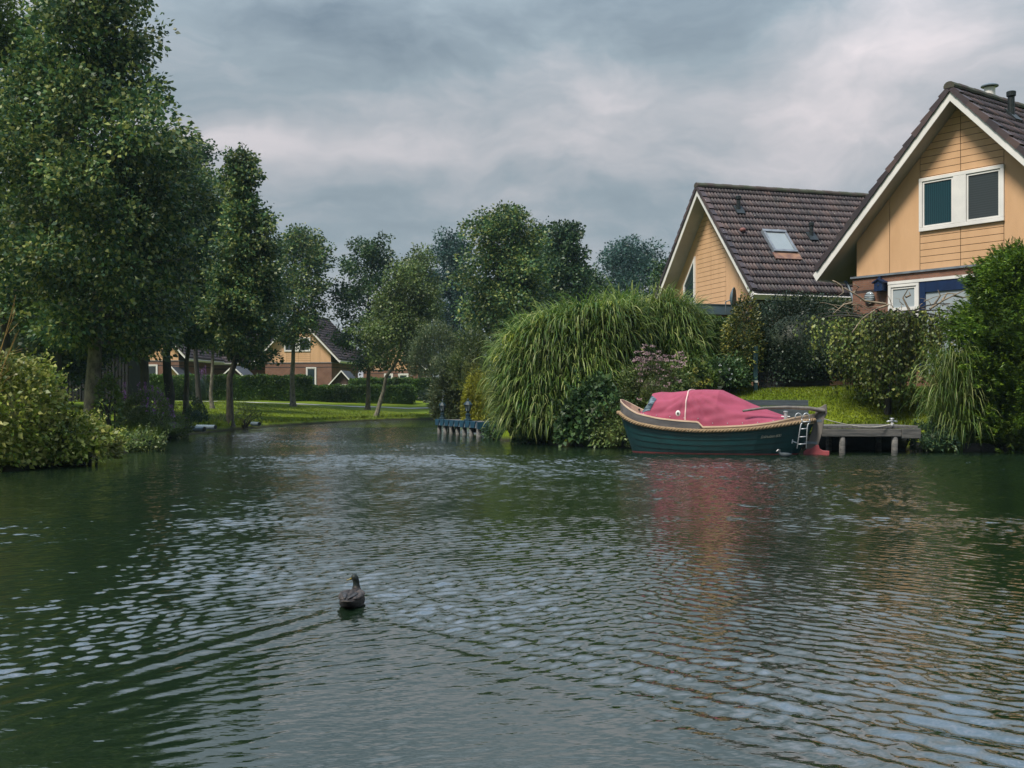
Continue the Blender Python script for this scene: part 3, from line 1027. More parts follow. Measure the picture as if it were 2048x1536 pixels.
def timber_shed():
    d = 74.0
    x0, x1 = (112 - 1024) / F * d, (258 - 1024) / F * d
    g = H((x0 + x1) / 2, d)
    root = thing('timber_building', 'black timber building in deep shade behind the thick trunk', 'shed', ((x0 + x1) / 2, d, g))
    hw = (x1 - x0) / 2
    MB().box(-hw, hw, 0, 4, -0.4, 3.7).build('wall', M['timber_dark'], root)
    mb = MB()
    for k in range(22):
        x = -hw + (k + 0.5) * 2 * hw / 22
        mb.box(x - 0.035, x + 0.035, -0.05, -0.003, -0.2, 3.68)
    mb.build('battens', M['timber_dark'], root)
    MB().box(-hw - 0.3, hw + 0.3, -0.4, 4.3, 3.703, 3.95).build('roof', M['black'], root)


timber_shed()

# ------------------------------------------------------------------ plants
def leaf_quads(P, D, L, W, r, flat=0.6, fold=0.12):
    """kite shaped leaves: base point P, direction D, length L, width W"""
    n = len(P)
    D = unit(D)
    up = np.array([0, 0, 1.0]) * flat + r.normal(0, 1, (n, 3)) * (1 - flat) * 1.2
    S = unit(np.cross(D, up))
    N = np.cross(S, D)
    L = np.broadcast_to(np.asarray(L, float), (n,))[:, None]
    W = np.broadcast_to(np.asarray(W, float), (n,))[:, None]
    a = P
    b = P + D * L * 0.45 + S * W * 0.5 + N * W * fold
    c = P + D * L - N * L * 0.10
    e = P + D * L * 0.45 - S * W * 0.5 + N * W * fold
    V = np.stack([a, b, c, e], 1).reshape(-1, 3)
    i = np.arange(n) * 4
    return V, np.stack([i, i + 1, i + 2, i + 3], 1)


def rdir(n, r):
    return unit(r.normal(0, 1, (n, 3)))


def tree(name, label, px, d, top_py, prof, n, leaf, lm, seed, trunk=0.16, bark='bark', lean=0.0, base_py=None, group=None, ls=1.0, z0=None, clump=0.55, cat='tree',
         nl=34, droop=0.0, xo=0.0, fill=0.32, fork=False, cov=1.0):
    """prof: list of (photo y, left px, right px) outlining the crown at this distance"""
    r = np.random.default_rng(seed)
    bx, by = (px - 1024) / F * d, d
    bz = H(bx, by) - 0.05
    n, leaf, clump, nl = int(n * 1.1), leaf * 1.42, clump * 1.22, int(nl * 0.8)
    root = thing(name, label, cat, (bx, by, bz), 0, group)
    zz = np.array([CAMH + (HOR - y) / F * d - bz for y, a, b in prof])
    xl = np.array([(a - 1024) / F * d - bx for y, a, b in prof])
    xr = np.array([(b - 1024) / F * d - bx for y, a, b in prof])
    o = np.argsort(zz)
    zz, xl, xr = zz[o], xl[o], xr[o]
    cx = lambda z: np.interp(z, zz, (xl + xr) / 2)
    cr = lambda z: np.maximum(0.2, np.interp(z, zz, (xr - xl) / 2) - clump * 0.42)
    zt, zb = zz[-1] - clump * 0.45, zz[0]
    k = 12
    tz = np.linspace(0, zt * 0.97, k)
    wob = np.cumsum(r.normal(0, 0.05 * trunk / 0.16, (k, 2)), 0)
    wob -= wob[0]
    tx = np.where(tz < zb, 0, cx(tz)) * sstep(zb * 0.3, zb + (zt - zb) * 0.4, tz) + wob[:, 0] + lean * np.minimum(tz, zb)
    T = np.stack([tx, wob[:, 1], tz], 1)
    rad = trunk * (1 - 0.93 * (tz / zt) ** 0.8)
    rad[0] *= 1.45
    Tf = np.insert(T, 1, T[0] * 0.75 + T[1] * 0.25, 0)
    rf = np.insert(rad, 1, trunk * 1.02)
    parts = [tube(Tf, rf, 9)]
    cents, rads, dirs = [], [], []
    for i in range(nl):
        f = (i + r.uniform(0, 1)) / nl
        hz = zb * 0.92 + (zt * 0.97 - zb * 0.92) * f ** 0.9
        p0 = np.array([np.interp(hz, tz, tx), np.interp(hz, tz, wob[:, 1]), hz])
        a = i * 2.39996 + r.uniform(-0.4, 0.4)
        rr = max(0.25, cr(min(zt, hz + 0.3)))
        ln = rr * r.uniform(0.75, 1.12)
        rise = r.uniform(0.15, 0.75) * ln * (0.5 + f) - droop * ln
        mid = p0 + np.array([math.cos(a) * ln * 0.5, math.sin(a) * ln * 0.5, rise * 0.65])
        zc = min(zt, hz + rise)
        shift = cx(min(zt, max(zb, zc))) - p0[0]
        end = p0 + np.array([math.cos(a) * ln + shift * 0.8, math.sin(a) * ln, rise])
        parts.append(tube(np.stack([p0, mid, end]), np.array([0.30, 0.18, 0.05]) * np.interp(hz, tz, rad) + 0.008, 5))
        m = int(3 + 3 * ln / clump * 0.5)
        for q in range(m):
            t = 0.35 + 0.65 * (q + r.uniform(0, 1)) / m
            c = (1 - t) ** 2 * p0 + 2 * t * (1 - t) * mid + t * t * end + r.normal(0, 0.13 * ln * 0.6, 3)
            cents.append(c)
            rads.append(clump * r.uniform(0.55, 1.35) * (0.75 + 0.35 * min(1.5, rr / 2)))
            dirs.append(unit(end - p0))
    # extra clumps in the envelope and sprigs past its edge
    m = int(len(cents) * fill)
    for q in range(m):
        z = r.uniform(zb, zt)
        a = r.uniform(0, 6.283)
        rr = cr(z) * math.sqrt(r.uniform(0.25, 1.0)) * 0.93
        cents.append(np.array([cx(z) + rr * math.cos(a), rr * math.sin(a), z]))
        rads.append(clump * r.uniform(0.4, 1.0) * min(1.1, 0.45 + cr(z) / 2.5))
        dirs.append(unit(np.array([math.cos(a), math.sin(a), 0.5])))
    for q in range(int(m * 0.45)):
        z = r.uniform(zb, zt)
        a = r.uniform(0, 6.283)
        rr = cr(z) * r.uniform(0.9, 1.12)
        dd = unit(np.array([math.cos(a), math.sin(a), r.uniform(0.2, 1.6)]))
        for e in range(3):
            cents.append(np.array([cx(z) + rr * math.cos(a), rr * math.sin(a), z]) + dd * clump * 0.5 * e)
            rads.append(clump * (0.42 - 0.09 * e))
            dirs.append(dd)
    # leading shoots at the top
    for q in range(16):
        z = zt - (r.uniform(0, 0.62) ** 1.5) * (zt - zb)
        a = r.uniform(0, 6.283)
        rr = cr(z) * r.uniform(0.25, 0.95)
        z -= clump * 1.1
        b0 = np.array([cx(z) + rr * math.cos(a), rr * math.sin(a), z])
        dd = unit(np.array([math.cos(a) * r.uniform(0.1, 0.8), math.sin(a) * 0.4, 1.0]))
        g_ = r.uniform(0.8, 1.45)
        for e in range(5):
            cents.append(b0 + dd * clump * 0.42 * e * g_)
            rads.append(clump * (0.50 - 0.082 * e) * g_)
            dirs.append(dd)
    C, Rd, Dd = np.array(cents), np.array(rads), np.array(dirs)
    wts = Rd ** 2.2
    cnt = np.maximum(3, (n * wts / wts.sum()).astype(int))
    idx = np.repeat(np.arange(len(C)), cnt)
    q = rdir(len(idx), r) * (r.uniform(0.15, 1.0, len(idx)) ** 0.45)[:, None]
    P = C[idx] + q * Rd[idx][:, None] * np.array([1.05, 1.05, 0.80])
    D = q * 0.9 + Dd[idx] * 0.35 + r.normal(0, 0.45, P.shape) + np.array([0, 0, -0.28])
    s = leaf * r.uniform(0.65, 1.3, len(idx))
    V, Fq = leaf_quads(P, D, s, s * 0.72, r, 0.5)
    fast('crown', V, Fq, M[lm], root)
    V, Fq = join(parts)
    fast('trunk', V, Fq, M[bark], root, smooth=True)
    return root


G_LEFT = 'trees on the left bank'
G_FAR = 'trees behind the far lawn'
tree('alder_tree', 'tallest broad alder whose thick grey trunk stands nearest the water on the left', 185, 40, -120,
     [(700, 110, 290), (640, 0, 390), (540, -40, 440), (420, -60, 445), (330, -50, 390), (250, -10, 335), (180, 20, 322), (100, 50, 308), (0, 80, 285), (-90, 130, 250)],
     56000, 0.130, 'leaf_alder', 1, trunk=0.32, bark='bark_pale', group=G_LEFT, nl=60, clump=0.62)
tree('alder_tree', 'light green tree at the left edge, cut by the frame', 10, 46, -60,
     [(640, -120, 120), (500, -220, 150), (300, -240, 130), (120, -180, 110), (0, -150, 90), (-80, -90, 50)],
     34000, 0.13, 'leaf_lime', 2, trunk=0.22, bark='bark_dark', group=G_LEFT, nl=44, clump=0.65)
tree('alder_tree', 'broad dark tree on a straight trunk just right of the thick pale trunk', 290, 62, 260,
     [(690, 210, 330), (640, 150, 420), (560, 130, 460), (450, 150, 440), (370, 220, 415), (310, 270, 380), (268, 310, 360)],
     29000, 0.15, 'leaf_alder', 3, trunk=0.30, bark='bark_dark', group=G_LEFT, nl=48, clump=0.75)
tree('alder_tree', 'dark tree on a straight trunk between the purple flowers and the slim trunks', 334, 66, 330,
     [(685, 270, 420), (630, 270, 470), (540, 280, 480), (430, 300, 450), (350, 330, 420)],
     24000, 0.15, 'leaf_dark', 4, trunk=0.34, bark='bark_dark', group=G_LEFT, nl=36, clump=0.7)
tree('alder_tree', 'small tree on a smooth slim grey trunk before the hedge', 372, 68, 420,
     [(690, 330, 430), (640, 310, 460), (570, 330, 470), (470, 360, 440), (420, 380, 420)],
     14000, 0.14, 'leaf_alder', 5, trunk=0.20, bark='bark', group=G_LEFT, nl=28, clump=0.6)
tree('alder_tree', 'thin pale trunked tree beside the tall pink purple flowers', 425, 78, 470,
     [(690, 390, 480), (640, 380, 500), (570, 390, 500), (490, 410, 470)],
     9000, 0.16, 'leaf_lime', 6, trunk=0.16, bark='bark_pale', group=G_LEFT, nl=24, clump=0.6)
tree('alder_tree', 'tall narrow pointed tree leaning over the water edge of the lawn', 460, 55, 290,
     [(715, 450, 560), (680, 410, 568), (620, 400, 575), (540, 420, 570), (470, 435, 560), (410, 445, 535), (350, 450, 525), (290, 458, 500)],
     26000, 0.13, 'leaf_alder', 7, trunk=0.20, bark='bark', group=G_LEFT, nl=46, clump=0.5, lean=0.02)
tree('alder_tree', 'dark tree top rising between the tall alder and the narrow pointed tree', 398, 84, 262,
     [(640, 330, 470), (480, 320, 460), (390, 330, 445), (320, 345, 430), (262, 385, 412)],
     15000, 0.17, 'leaf_dark', 8, trunk=0.22, bark='bark_dark', group=G_LEFT, nl=30, clump=0.7)
tree('alder_tree', 'dark tree in the shade behind the thick pale trunk', 118, 62, 330,
     [(690, 20, 210), (620, -20, 250), (480, -10, 260), (360, 40, 220), (310, 80, 170)],
     22000, 0.16, 'leaf_dark', 9, trunk=0.22, bark='bark_dark', group=G_LEFT, nl=34, clump=0.75)
tree('alder_tree', 'upright tree with a pale trunk in front of the far yellow gable', 586, 90, 458,
     [(688, 550, 625), (655, 530, 660), (610, 530, 672), (550, 545, 668), (500, 560, 655), (455, 590, 635)],
     15000, 0.155, 'leaf_alder', 10, trunk=0.25, bark='bark_pale', group=G_FAR, nl=38, clump=0.55)
tree('alder_tree', 'straight trunked tree left of the leaning one on the lawn', 735, 92, 478,
     [(740, 690, 790), (690, 660, 800), (640, 660, 800), (580, 668, 792), (520, 690, 788), (475, 730, 780)],
     15000, 0.15, 'leaf_dark', 11, trunk=0.22, bark='bark', group=G_FAR, nl=38, clump=0.52)
tree('alder_tree', 'leaning slim tree with a light olive crown on the lawn', 752, 84, 530,
     [(728, 730, 830), (690, 705, 860), (640, 700, 868), (590, 740, 862), (545, 770, 845), (520, 790, 830)],
     14000, 0.145, 'leaf_olive', 12, trunk=0.19, bark='bark_pale', group=G_FAR, nl=36, clump=0.5, lean=0.22)
# beyond
tree('broadleaf_tree', 'big dark tree standing behind the left end of the tall grass', 1005, 78, 420,
     [(700, 920, 1090), (640, 905, 1100), (560, 915, 1100), (490, 930, 1085), (450, 945, 1055), (425, 960, 1000)],
     26000, 0.165, 'leaf_alder', 13, trunk=0.24, group='trees beyond the tall grass', nl=48, clump=0.62)
tree('broadleaf_tree', 'dark tree with ragged side shoots right of the big dark tree', 1130, 86, 428,
     [(680, 1080, 1200), (600, 1070, 1190), (530, 1078, 1178), (480, 1085, 1165), (445, 1110, 1150)],
     17000, 0.165, 'leaf_dark', 14, trunk=0.22, group='trees beyond the tall grass', nl=40, clump=0.55)
tree('willow_tree', 'blue green poplar showing left of the big dark tree', 905, 134, 465,
     [(720, 860, 970), (620, 850, 960), (540, 858, 950), (490, 875, 940), (462, 895, 925)],
     14000, 0.22, 'leaf_teal_haze', 15, trunk=0.3, group='distant blue green trees', nl=34, clump=0.9)
tree('willow_tree', 'distant tree with a thin top behind the leaning tree', 835, 128, 500,
     [(720, 780, 890), (620, 790, 890), (560, 795, 875), (515, 815, 865), (495, 830, 850)],
     11000, 0.2, 'leaf_olive', 16, trunk=0.28, group='distant blue green trees', nl=30, clump=0.85)
tree('willow_tree', 'wide rounded blue green willow left of the chimney', 1262, 140, 488,
     [(690, 1190, 1350), (600, 1185, 1345), (545, 1200, 1335), (510, 1225, 1310), (486, 1238, 1275)],
     19000, 0.22, 'leaf_teal_haze', 17, trunk=0.32, group='distant blue green trees', nl=40, clump=1.0)
tree('willow_tree', 'distant pale tree peeping between the two dark trees', 1072, 140, 445,
     [(700, 1010, 1130), (600, 1020, 1125), (520, 1035, 1110), (470, 1050, 1095), (440, 1062, 1085)],
     11000, 0.22, 'leaf_teal_haze', 18, trunk=0.3, group='distant blue green trees', nl=30, clump=0.9)
tree('broadleaf_tree', 'low dark green tree just left of the yellow house with the chimney', 1320, 100, 510,
     [(690, 1280, 1370), (600, 1290, 1360), (550, 1300, 1350), (515, 1310, 1335)],
     7000, 0.17, 'leaf_dark', 19, trunk=0.18, group='trees beyond the tall grass', nl=24, clump=0.6)
tree('broadleaf_tree', 'low olive tree between the dark tree and the willow', 1178, 96, 540,
     [(700, 1130, 1240), (620, 1130, 1235), (570, 1145, 1220), (538, 1165, 1195)],
     9000, 0.16, 'leaf_dark', 20, trunk=0.18, group='trees beyond the tall grass', nl=26, clump=0.6)


def shell_points(n, r, c, rad, lump=0.18, seed=0, zmin=-0.2, nl=40, depth=(0.72, 1.03)):
    """points through the outer layer of a lumpy ellipsoid, with outward normals"""
    q = np.random.default_rng(seed)
    L = unit(q.normal(0, 1, (nl, 3)))
    la = q.uniform(-0.5, 1.0, nl) * lump
    u = unit(r.normal(0, 1, (int(n * 1.6), 3)))
    u = u[u[:, 2] > zmin][:n]
    bump = (np.exp((u @ L.T - 1) * 14) * la).sum(1)
    rr = (1 + bump) * r.uniform(depth[0], depth[1], len(u))
    P = np.asarray(c) + u * rr[:, None] * np.asarray(rad)
    N = unit(u / np.asarray(rad))
    return P, N


def core(c, rad, k=0.70):
    mb = MB().ball(c, tuple(x * k for x in rad), 14, 9)
    V = np.array(mb.v)
    Fq = np.array(mb.f)
    return V, Fq


def bush(name, label, cat, px, d, boxpx, depth_m, n, leaf, lm, seed, group=None, lump=0.2, asp=0.7, up=0.0, out=0.9, droop=0.2, zmin=-0.35, fuzz=0.25, stems=True, corek=0.66, sprigs=24):
    """lumpy shrub filling the photo rectangle boxpx = (left, top, right, bottom) at distance d"""
    r = np.random.default_rng(seed)
    l, tp, rt, bt = boxpx
    X0, X1 = (l - 1024) / F * d, (rt - 1024) / F * d
    Z0, Z1 = CAMH + (HOR - bt) / F * d, CAMH + (HOR - tp) / F * d
    bx = (px - 1024) / F * d
    g = max(Z0, min(H(bx, d), Z1 - 0.2))
    root = thing(name, label, cat, (bx, d, g), 0, group)
    c = np.array([(X0 + X1) / 2 - bx, 0, Z0 - g + (Z1 - Z0) * 0.36])
    rad = np.array([(X1 - X0) / 2, depth_m, (Z1 - Z0) * 0.62])
    P, N = shell_points(n, r, c, rad, lump, seed + 50, zmin)
    D = N * out + r.normal(0, fuzz + 0.3, P.shape) + np.array([0, 0, up - droop])
    s = leaf * r.uniform(0.6, 1.35, len(P))
    V, Fq = leaf_quads(P, D, s, s * asp, r, 0.45)
    if sprigs:
        sp, sn = shell_points(sprigs, r, c, rad, lump, seed + 50, 0.0, depth=(0.92, 1.0))
        sd_ = unit(sn + r.normal(0, 0.35, sp.shape) + np.array([0, 0, 0.45]))
        ln = leaf * r.uniform(2.0, 4.2, len(sp))
        kk = 12
        t = np.linspace(0.05, 1, kk)
        q = (sp[:, None, :] + sd_[:, None, :] * (t[None, :] * ln[:, None])[:, :, None]).reshape(-1, 3)
        dq = np.repeat(sd_, kk, 0) * 0.5 + r.normal(0, 0.55, q.shape)
        sz = leaf * np.tile(1.1 - 0.5 * t, len(sp)) * r.uniform(0.6, 1.1, len(q))
        V, Fq = join([(V, Fq), leaf_quads(q, dq, sz, sz * asp, r, 0.4)])
    if corek:
        V, Fq = join([(V, Fq), core(c, rad, corek)])
    fast('foliage', V, Fq, M[lm], root)
    if stems:
        parts = []
        for k in range(9):
            a = r.uniform(0, 6.28)
            e = c + np.array([math.cos(a) * rad[0] * 0.8, math.sin(a) * rad[1] * 0.8, rad[2] * r.uniform(0.1, 0.75)])
            s0 = np.array([r.normal(0, 0.12), r.normal(0, 0.12), -0.15])
            parts.append(tube(np.stack([s0, (s0 + e) / 2 + np.array([0, 0, 0.15]), e]), np.array([0.035, 0.025, 0.008]), 5))
        V, Fq = join(parts)
        fast('stems', V, Fq, M['bark_dark'], root, smooth=True)
    return root


def hedge(label, x0, y0, x1, y1, h, wdt, n, leaf, lm, seed, group=None, top_mat=True):
    r = np.random.default_rng(seed)
    a = math.atan2(y1 - y0, x1 - x0)
    L = math.hypot(x1 - x0, y1 - y0)
    g = H((x0 + x1) / 2, (y0 + y1) / 2)
    root = thing('hedge', label, 'hedge', ((x0 + x1) / 2, (y0 + y1) / 2, g), a, group)
    A = np.array([L * h, L * wdt, wdt * h])
    k = r.choice(3, n, p=A / A.sum())
    u = r.uniform(-0.5, 0.5, (n, 3))
    P = u * np.array([L, wdt, h]) + np.array([0, 0, h / 2])
    N = np.zeros((n, 3))
    f = k == 0
    P[f, 1] = -wdt / 2
    N[f, 1] = -1
    f = k == 1
    P[f, 2] = h
    N[f, 2] = 1
    f = k == 2
    P[f, 0] = np.sign(u[f, 0]) * L / 2
    N[f, 0] = np.sign(u[f, 0])
    P += N * r.normal(-0.05, 0.06, n)[:, None] + r.normal(0, 0.03, (n, 3))
    P[:, 2] += 0.05 * np.sin(P[:, 0] * 2.1) + 0.04 * np.sin(P[:, 0] * 5.3 + 1)
    D = N + r.normal(0, 0.6, (n, 3)) + np.array([0, 0, 0.35])
    s = leaf * r.uniform(0.6, 1.3, n)
    V, Fq = leaf_quads(P, D, s, s * 0.6, r, 0.3)
    mb = MB().box(-L / 2 + 0.1, L / 2 - 0.1, -wdt / 2 + 0.12, wdt / 2 - 0.1, -0.3, h - 0.12)
    V, Fq = join([(V, Fq), (np.array(mb.v), np.array(mb.f))])
    fast('foliage', V, Fq, M[lm], root)
    return root


def gx(px, d):
    return (px - 1024) / F * d


hedge('long tall clipped hedge on the far lawn, taller than the one right of it', gx(252, 97), 97, gx(622, 99), 99, 2.15, 1.2, 30000, 0.15, 'leaf_hedge', 31, 'clipped hedges')
hedge('lower clipped hedge right of the tall one, before the brick corner', gx(624, 99), 99, gx(828, 100), 100, 1.45, 1.1, 14000, 0.15, 'leaf_hedge', 32, 'clipped hedges')
hedge('back hedge standing behind the lower hedge and reaching right to the fluffy shrub', gx(700, 105), 105, gx(880, 106), 106, 2.05, 1.2, 13000, 0.16, 'leaf_hedge', 33, 'clipped hedges')
hedge('dark tall hedge right of the tall grass, under the annex', gx(1345, 40.5), 40.5, gx(1478, 40.0), 40.0, 2.42, 1.2, 14000, 0.09, 'leaf_hedge', 34)

# left bank, near bush
bush('leafy_bush', 'big light green bush at the left edge hanging over the water', 'bush', 40, 24.5, (-150, 722, 122, 962), 2.0, 15000, 0.125, 'leaf_bush', 41, lump=0.34, asp=0.62, fuzz=0.5, sprigs=150)
bush('leafy_bush', 'low light green growth trailing along the waterline right of the big bush', 'bush', 165, 25.5, (60, 838, 215, 925), 1.0, 3600, 0.12, 'leaf_bush', 42, lump=0.45, asp=0.62, fuzz=0.5, sprigs=60)
bush('leafy_bush', 'low creeping plants on the bank foot under the thick trunk', 'bush', 255, 32.5, (190, 868, 320, 905), 0.8, 2500, 0.10, 'leaf_olive', 43, lump=0.4)
bush('young_sapling', 'big leaved sapling growing against the right side of the thick trunk', 'sapling', 215, 39.2, (192, 755, 240, 850), 0.5, 420, 0.17, 'leaf_lime', 44, corek=0, zmin=-0.8)


def flower_clump(label, px, d, boxpx, n, lm, seed, spikes, name='loosestrife'):
    r = np.random.default_rng(seed)
    o = bush(name, label, 'flowering plant', px, d, boxpx, 0.9, n, 0.13, lm, seed, lump=0.3, asp=0.3, up=0.7, droop=0, stems=False)
    l, tp, rt, bt = boxpx
    bx = gx(px, d)
    Z1 = CAMH + (HOR - tp) / F * d
    Vs = []
    for k in range(spikes):
        x = gx(r.uniform(l + 4, rt - 4), d) - bx
        y = r.normal(0, 0.4)
        z1 = Z1 - o.location.z + r.uniform(-0.35, 0.35)
        P = np.stack([x + r.normal(0, 0.02, 26), y + r.normal(0, 0.02, 26), z1 - r.uniform(-0.2, 0.40, 26)], 1)
        P[:, 0] += (P[:, 2] - z1) * r.normal(0, 0.08)
        Vs.append(leaf_quads(P, r.normal(0, 1, P.shape) + np.array([0, 0, 0.6]), 0.075, 0.05, r))
    V, Fq = join(Vs)
    fast('flower_spikes', V, Fq, M['purple'], o)


flower_clump('clump of purple spiked flowers right of the thick trunk', 285, 44, (236, 790, 340, 872), 4200, 'leaf_olive', 45, 20)
flower_clump('small purple flowering clump at the water by the two grey pipes', 345, 42, (310, 835, 375, 872), 1500, 'leaf_olive', 46, 7)
flower_clump('tall pink purple flowers in front of the long hedge beside the slim trunk', 403, 93, (388, 742, 416, 803), 700, 'leaf_ivy', 47, 22)
bush('weed_clump', 'dark weed clump on the bank edge left of the pointed tree', 'weeds', 392, 52, (372, 806, 412, 862), 0.5, 1500, 0.14, 'leaf_dark', 48, asp=0.3, up=0.6)
bush('weed_clump', 'sparse weeds at the foot of the pointed tree', 'weeds', 490, 57, (468, 815, 520, 852), 0.4, 700, 0.14, 'leaf_olive', 49, asp=0.25, up=0.8, corek=0)
bush('weed_clump', 'olive weeds overhanging the bank between the purple clump and the drain pipes', 'weeds', 325, 44, (292, 832, 372, 880), 0.7, 2600, 0.14, 'leaf_olive', 64, asp=0.3, up=0.5, sprigs=50)
bush('weed_clump', 'low green weeds on the bank right of the drain pipes', 'weeds', 442, 56, (424, 832, 462, 858), 0.5, 900, 0.13, 'leaf_olive', 65, asp=0.3, up=0.6, sprigs=30)
bush('fluffy_shrub', 'airy grey green shrub at the right end of the hedges', 'shrub', 872, 76, (822, 662, 922, 770), 1.3, 7000, 0.22, 'leaf_grey', 50, corek=0.3, sprigs=260, asp=0.24, up=0.9, droop=0, lump=0.25, fuzz=0.5)
bush('round_shrub', 'small round grey shrub at the foot of the back hedge', 'shrub', 852, 96, (838, 780, 864, 802), 0.5, 900, 0.1, 'leaf_grey', 51)
bush('conifer_shrub', 'grey green feathery conifer on the corner behind the blue jetty', 'conifer', 905, 53, (866, 712, 948, 862), 1.0, 12000, 0.19, 'leaf_grey', 52, corek=0.5, sprigs=160, asp=0.20, up=0.7, droop=0, lump=0.3, fuzz=0.4)
bush('conifer_shrub', 'yellow green bush between the feathery conifer and the tall grass', 'conifer', 948, 52, (905, 672, 1000, 800), 1.1, 7000, 0.16, 'leaf_olive', 53, sprigs=140, asp=0.24, up=0.6, droop=0, lump=0.35)
bush('golden_conifer', 'golden yellow conifer behind the nearer lantern', 'conifer', 952, 48.5, (925, 752, 985, 858), 0.7, 5500, 0.17, 'leaf_gold', 54, sprigs=60, asp=0.18, up=0.1, droop=0.5, lump=0.3)

bush('dense_shrubs', 'dense dark shrubs filling the shade behind the light green bush at the left edge', 'shrub', 20, 66, (-220, 560, 225, 800), 2.0, 9000, 0.32, 'leaf_dark', 63)

# right garden
bush('dark_leaved_bush', 'dark big leaved bush over the water in front of the tall grass', 'bush', 1190, 35.6, (1128, 772, 1262, 895), 0.9, 3600, 0.17, 'leaf_hydr', 55, asp=0.72, lump=0.35)
bush('dark_leaved_bush', 'low bush filling the gap between dark bush and boat bow', 'bush', 1238, 34.6, (1190, 812, 1275, 900), 0.6, 2600, 0.12, 'leaf_olive', 56, asp=0.5, lump=0.4)
bush('dark_leaved_bush', 'low dark overhanging bush at the water under the drooping grass', 'bush', 1080, 38.0, (1035, 840, 1140, 890), 0.6, 1800, 0.13, 'leaf_hydr', 57, asp=0.7, lump=0.4)
bush('low_bush', 'low dark bush at the right end of the wooden jetty', 'bush', 1862, 31.7, (1828, 846, 1905, 906), 0.5, 1600, 0.11, 'leaf_dark', 66, asp=0.4)
bush('low_bush', 'low dark bush at the water between the blue jetty and the tall grass', 'bush', 1010, 41.5, (972, 836, 1052, 886), 0.6, 1600, 0.12, 'leaf_dark', 67, asp=0.5)
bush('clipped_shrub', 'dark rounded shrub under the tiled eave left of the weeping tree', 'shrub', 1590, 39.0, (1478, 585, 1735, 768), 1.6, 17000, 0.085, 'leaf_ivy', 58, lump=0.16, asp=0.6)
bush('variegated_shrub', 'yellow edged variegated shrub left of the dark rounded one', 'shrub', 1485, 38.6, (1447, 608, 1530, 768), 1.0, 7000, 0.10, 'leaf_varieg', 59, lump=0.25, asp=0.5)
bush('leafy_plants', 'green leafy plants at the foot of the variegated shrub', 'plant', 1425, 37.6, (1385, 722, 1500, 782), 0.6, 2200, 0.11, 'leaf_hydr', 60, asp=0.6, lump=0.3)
bush('shady_ivy', 'ivy in the shade under the dark rounded shrub beside the post', 'ivy', 1555, 38.2, (1512, 690, 1665, 775), 0.5, 4200, 0.09, 'leaf_ivy', 61, asp=0.7, lump=0.2)


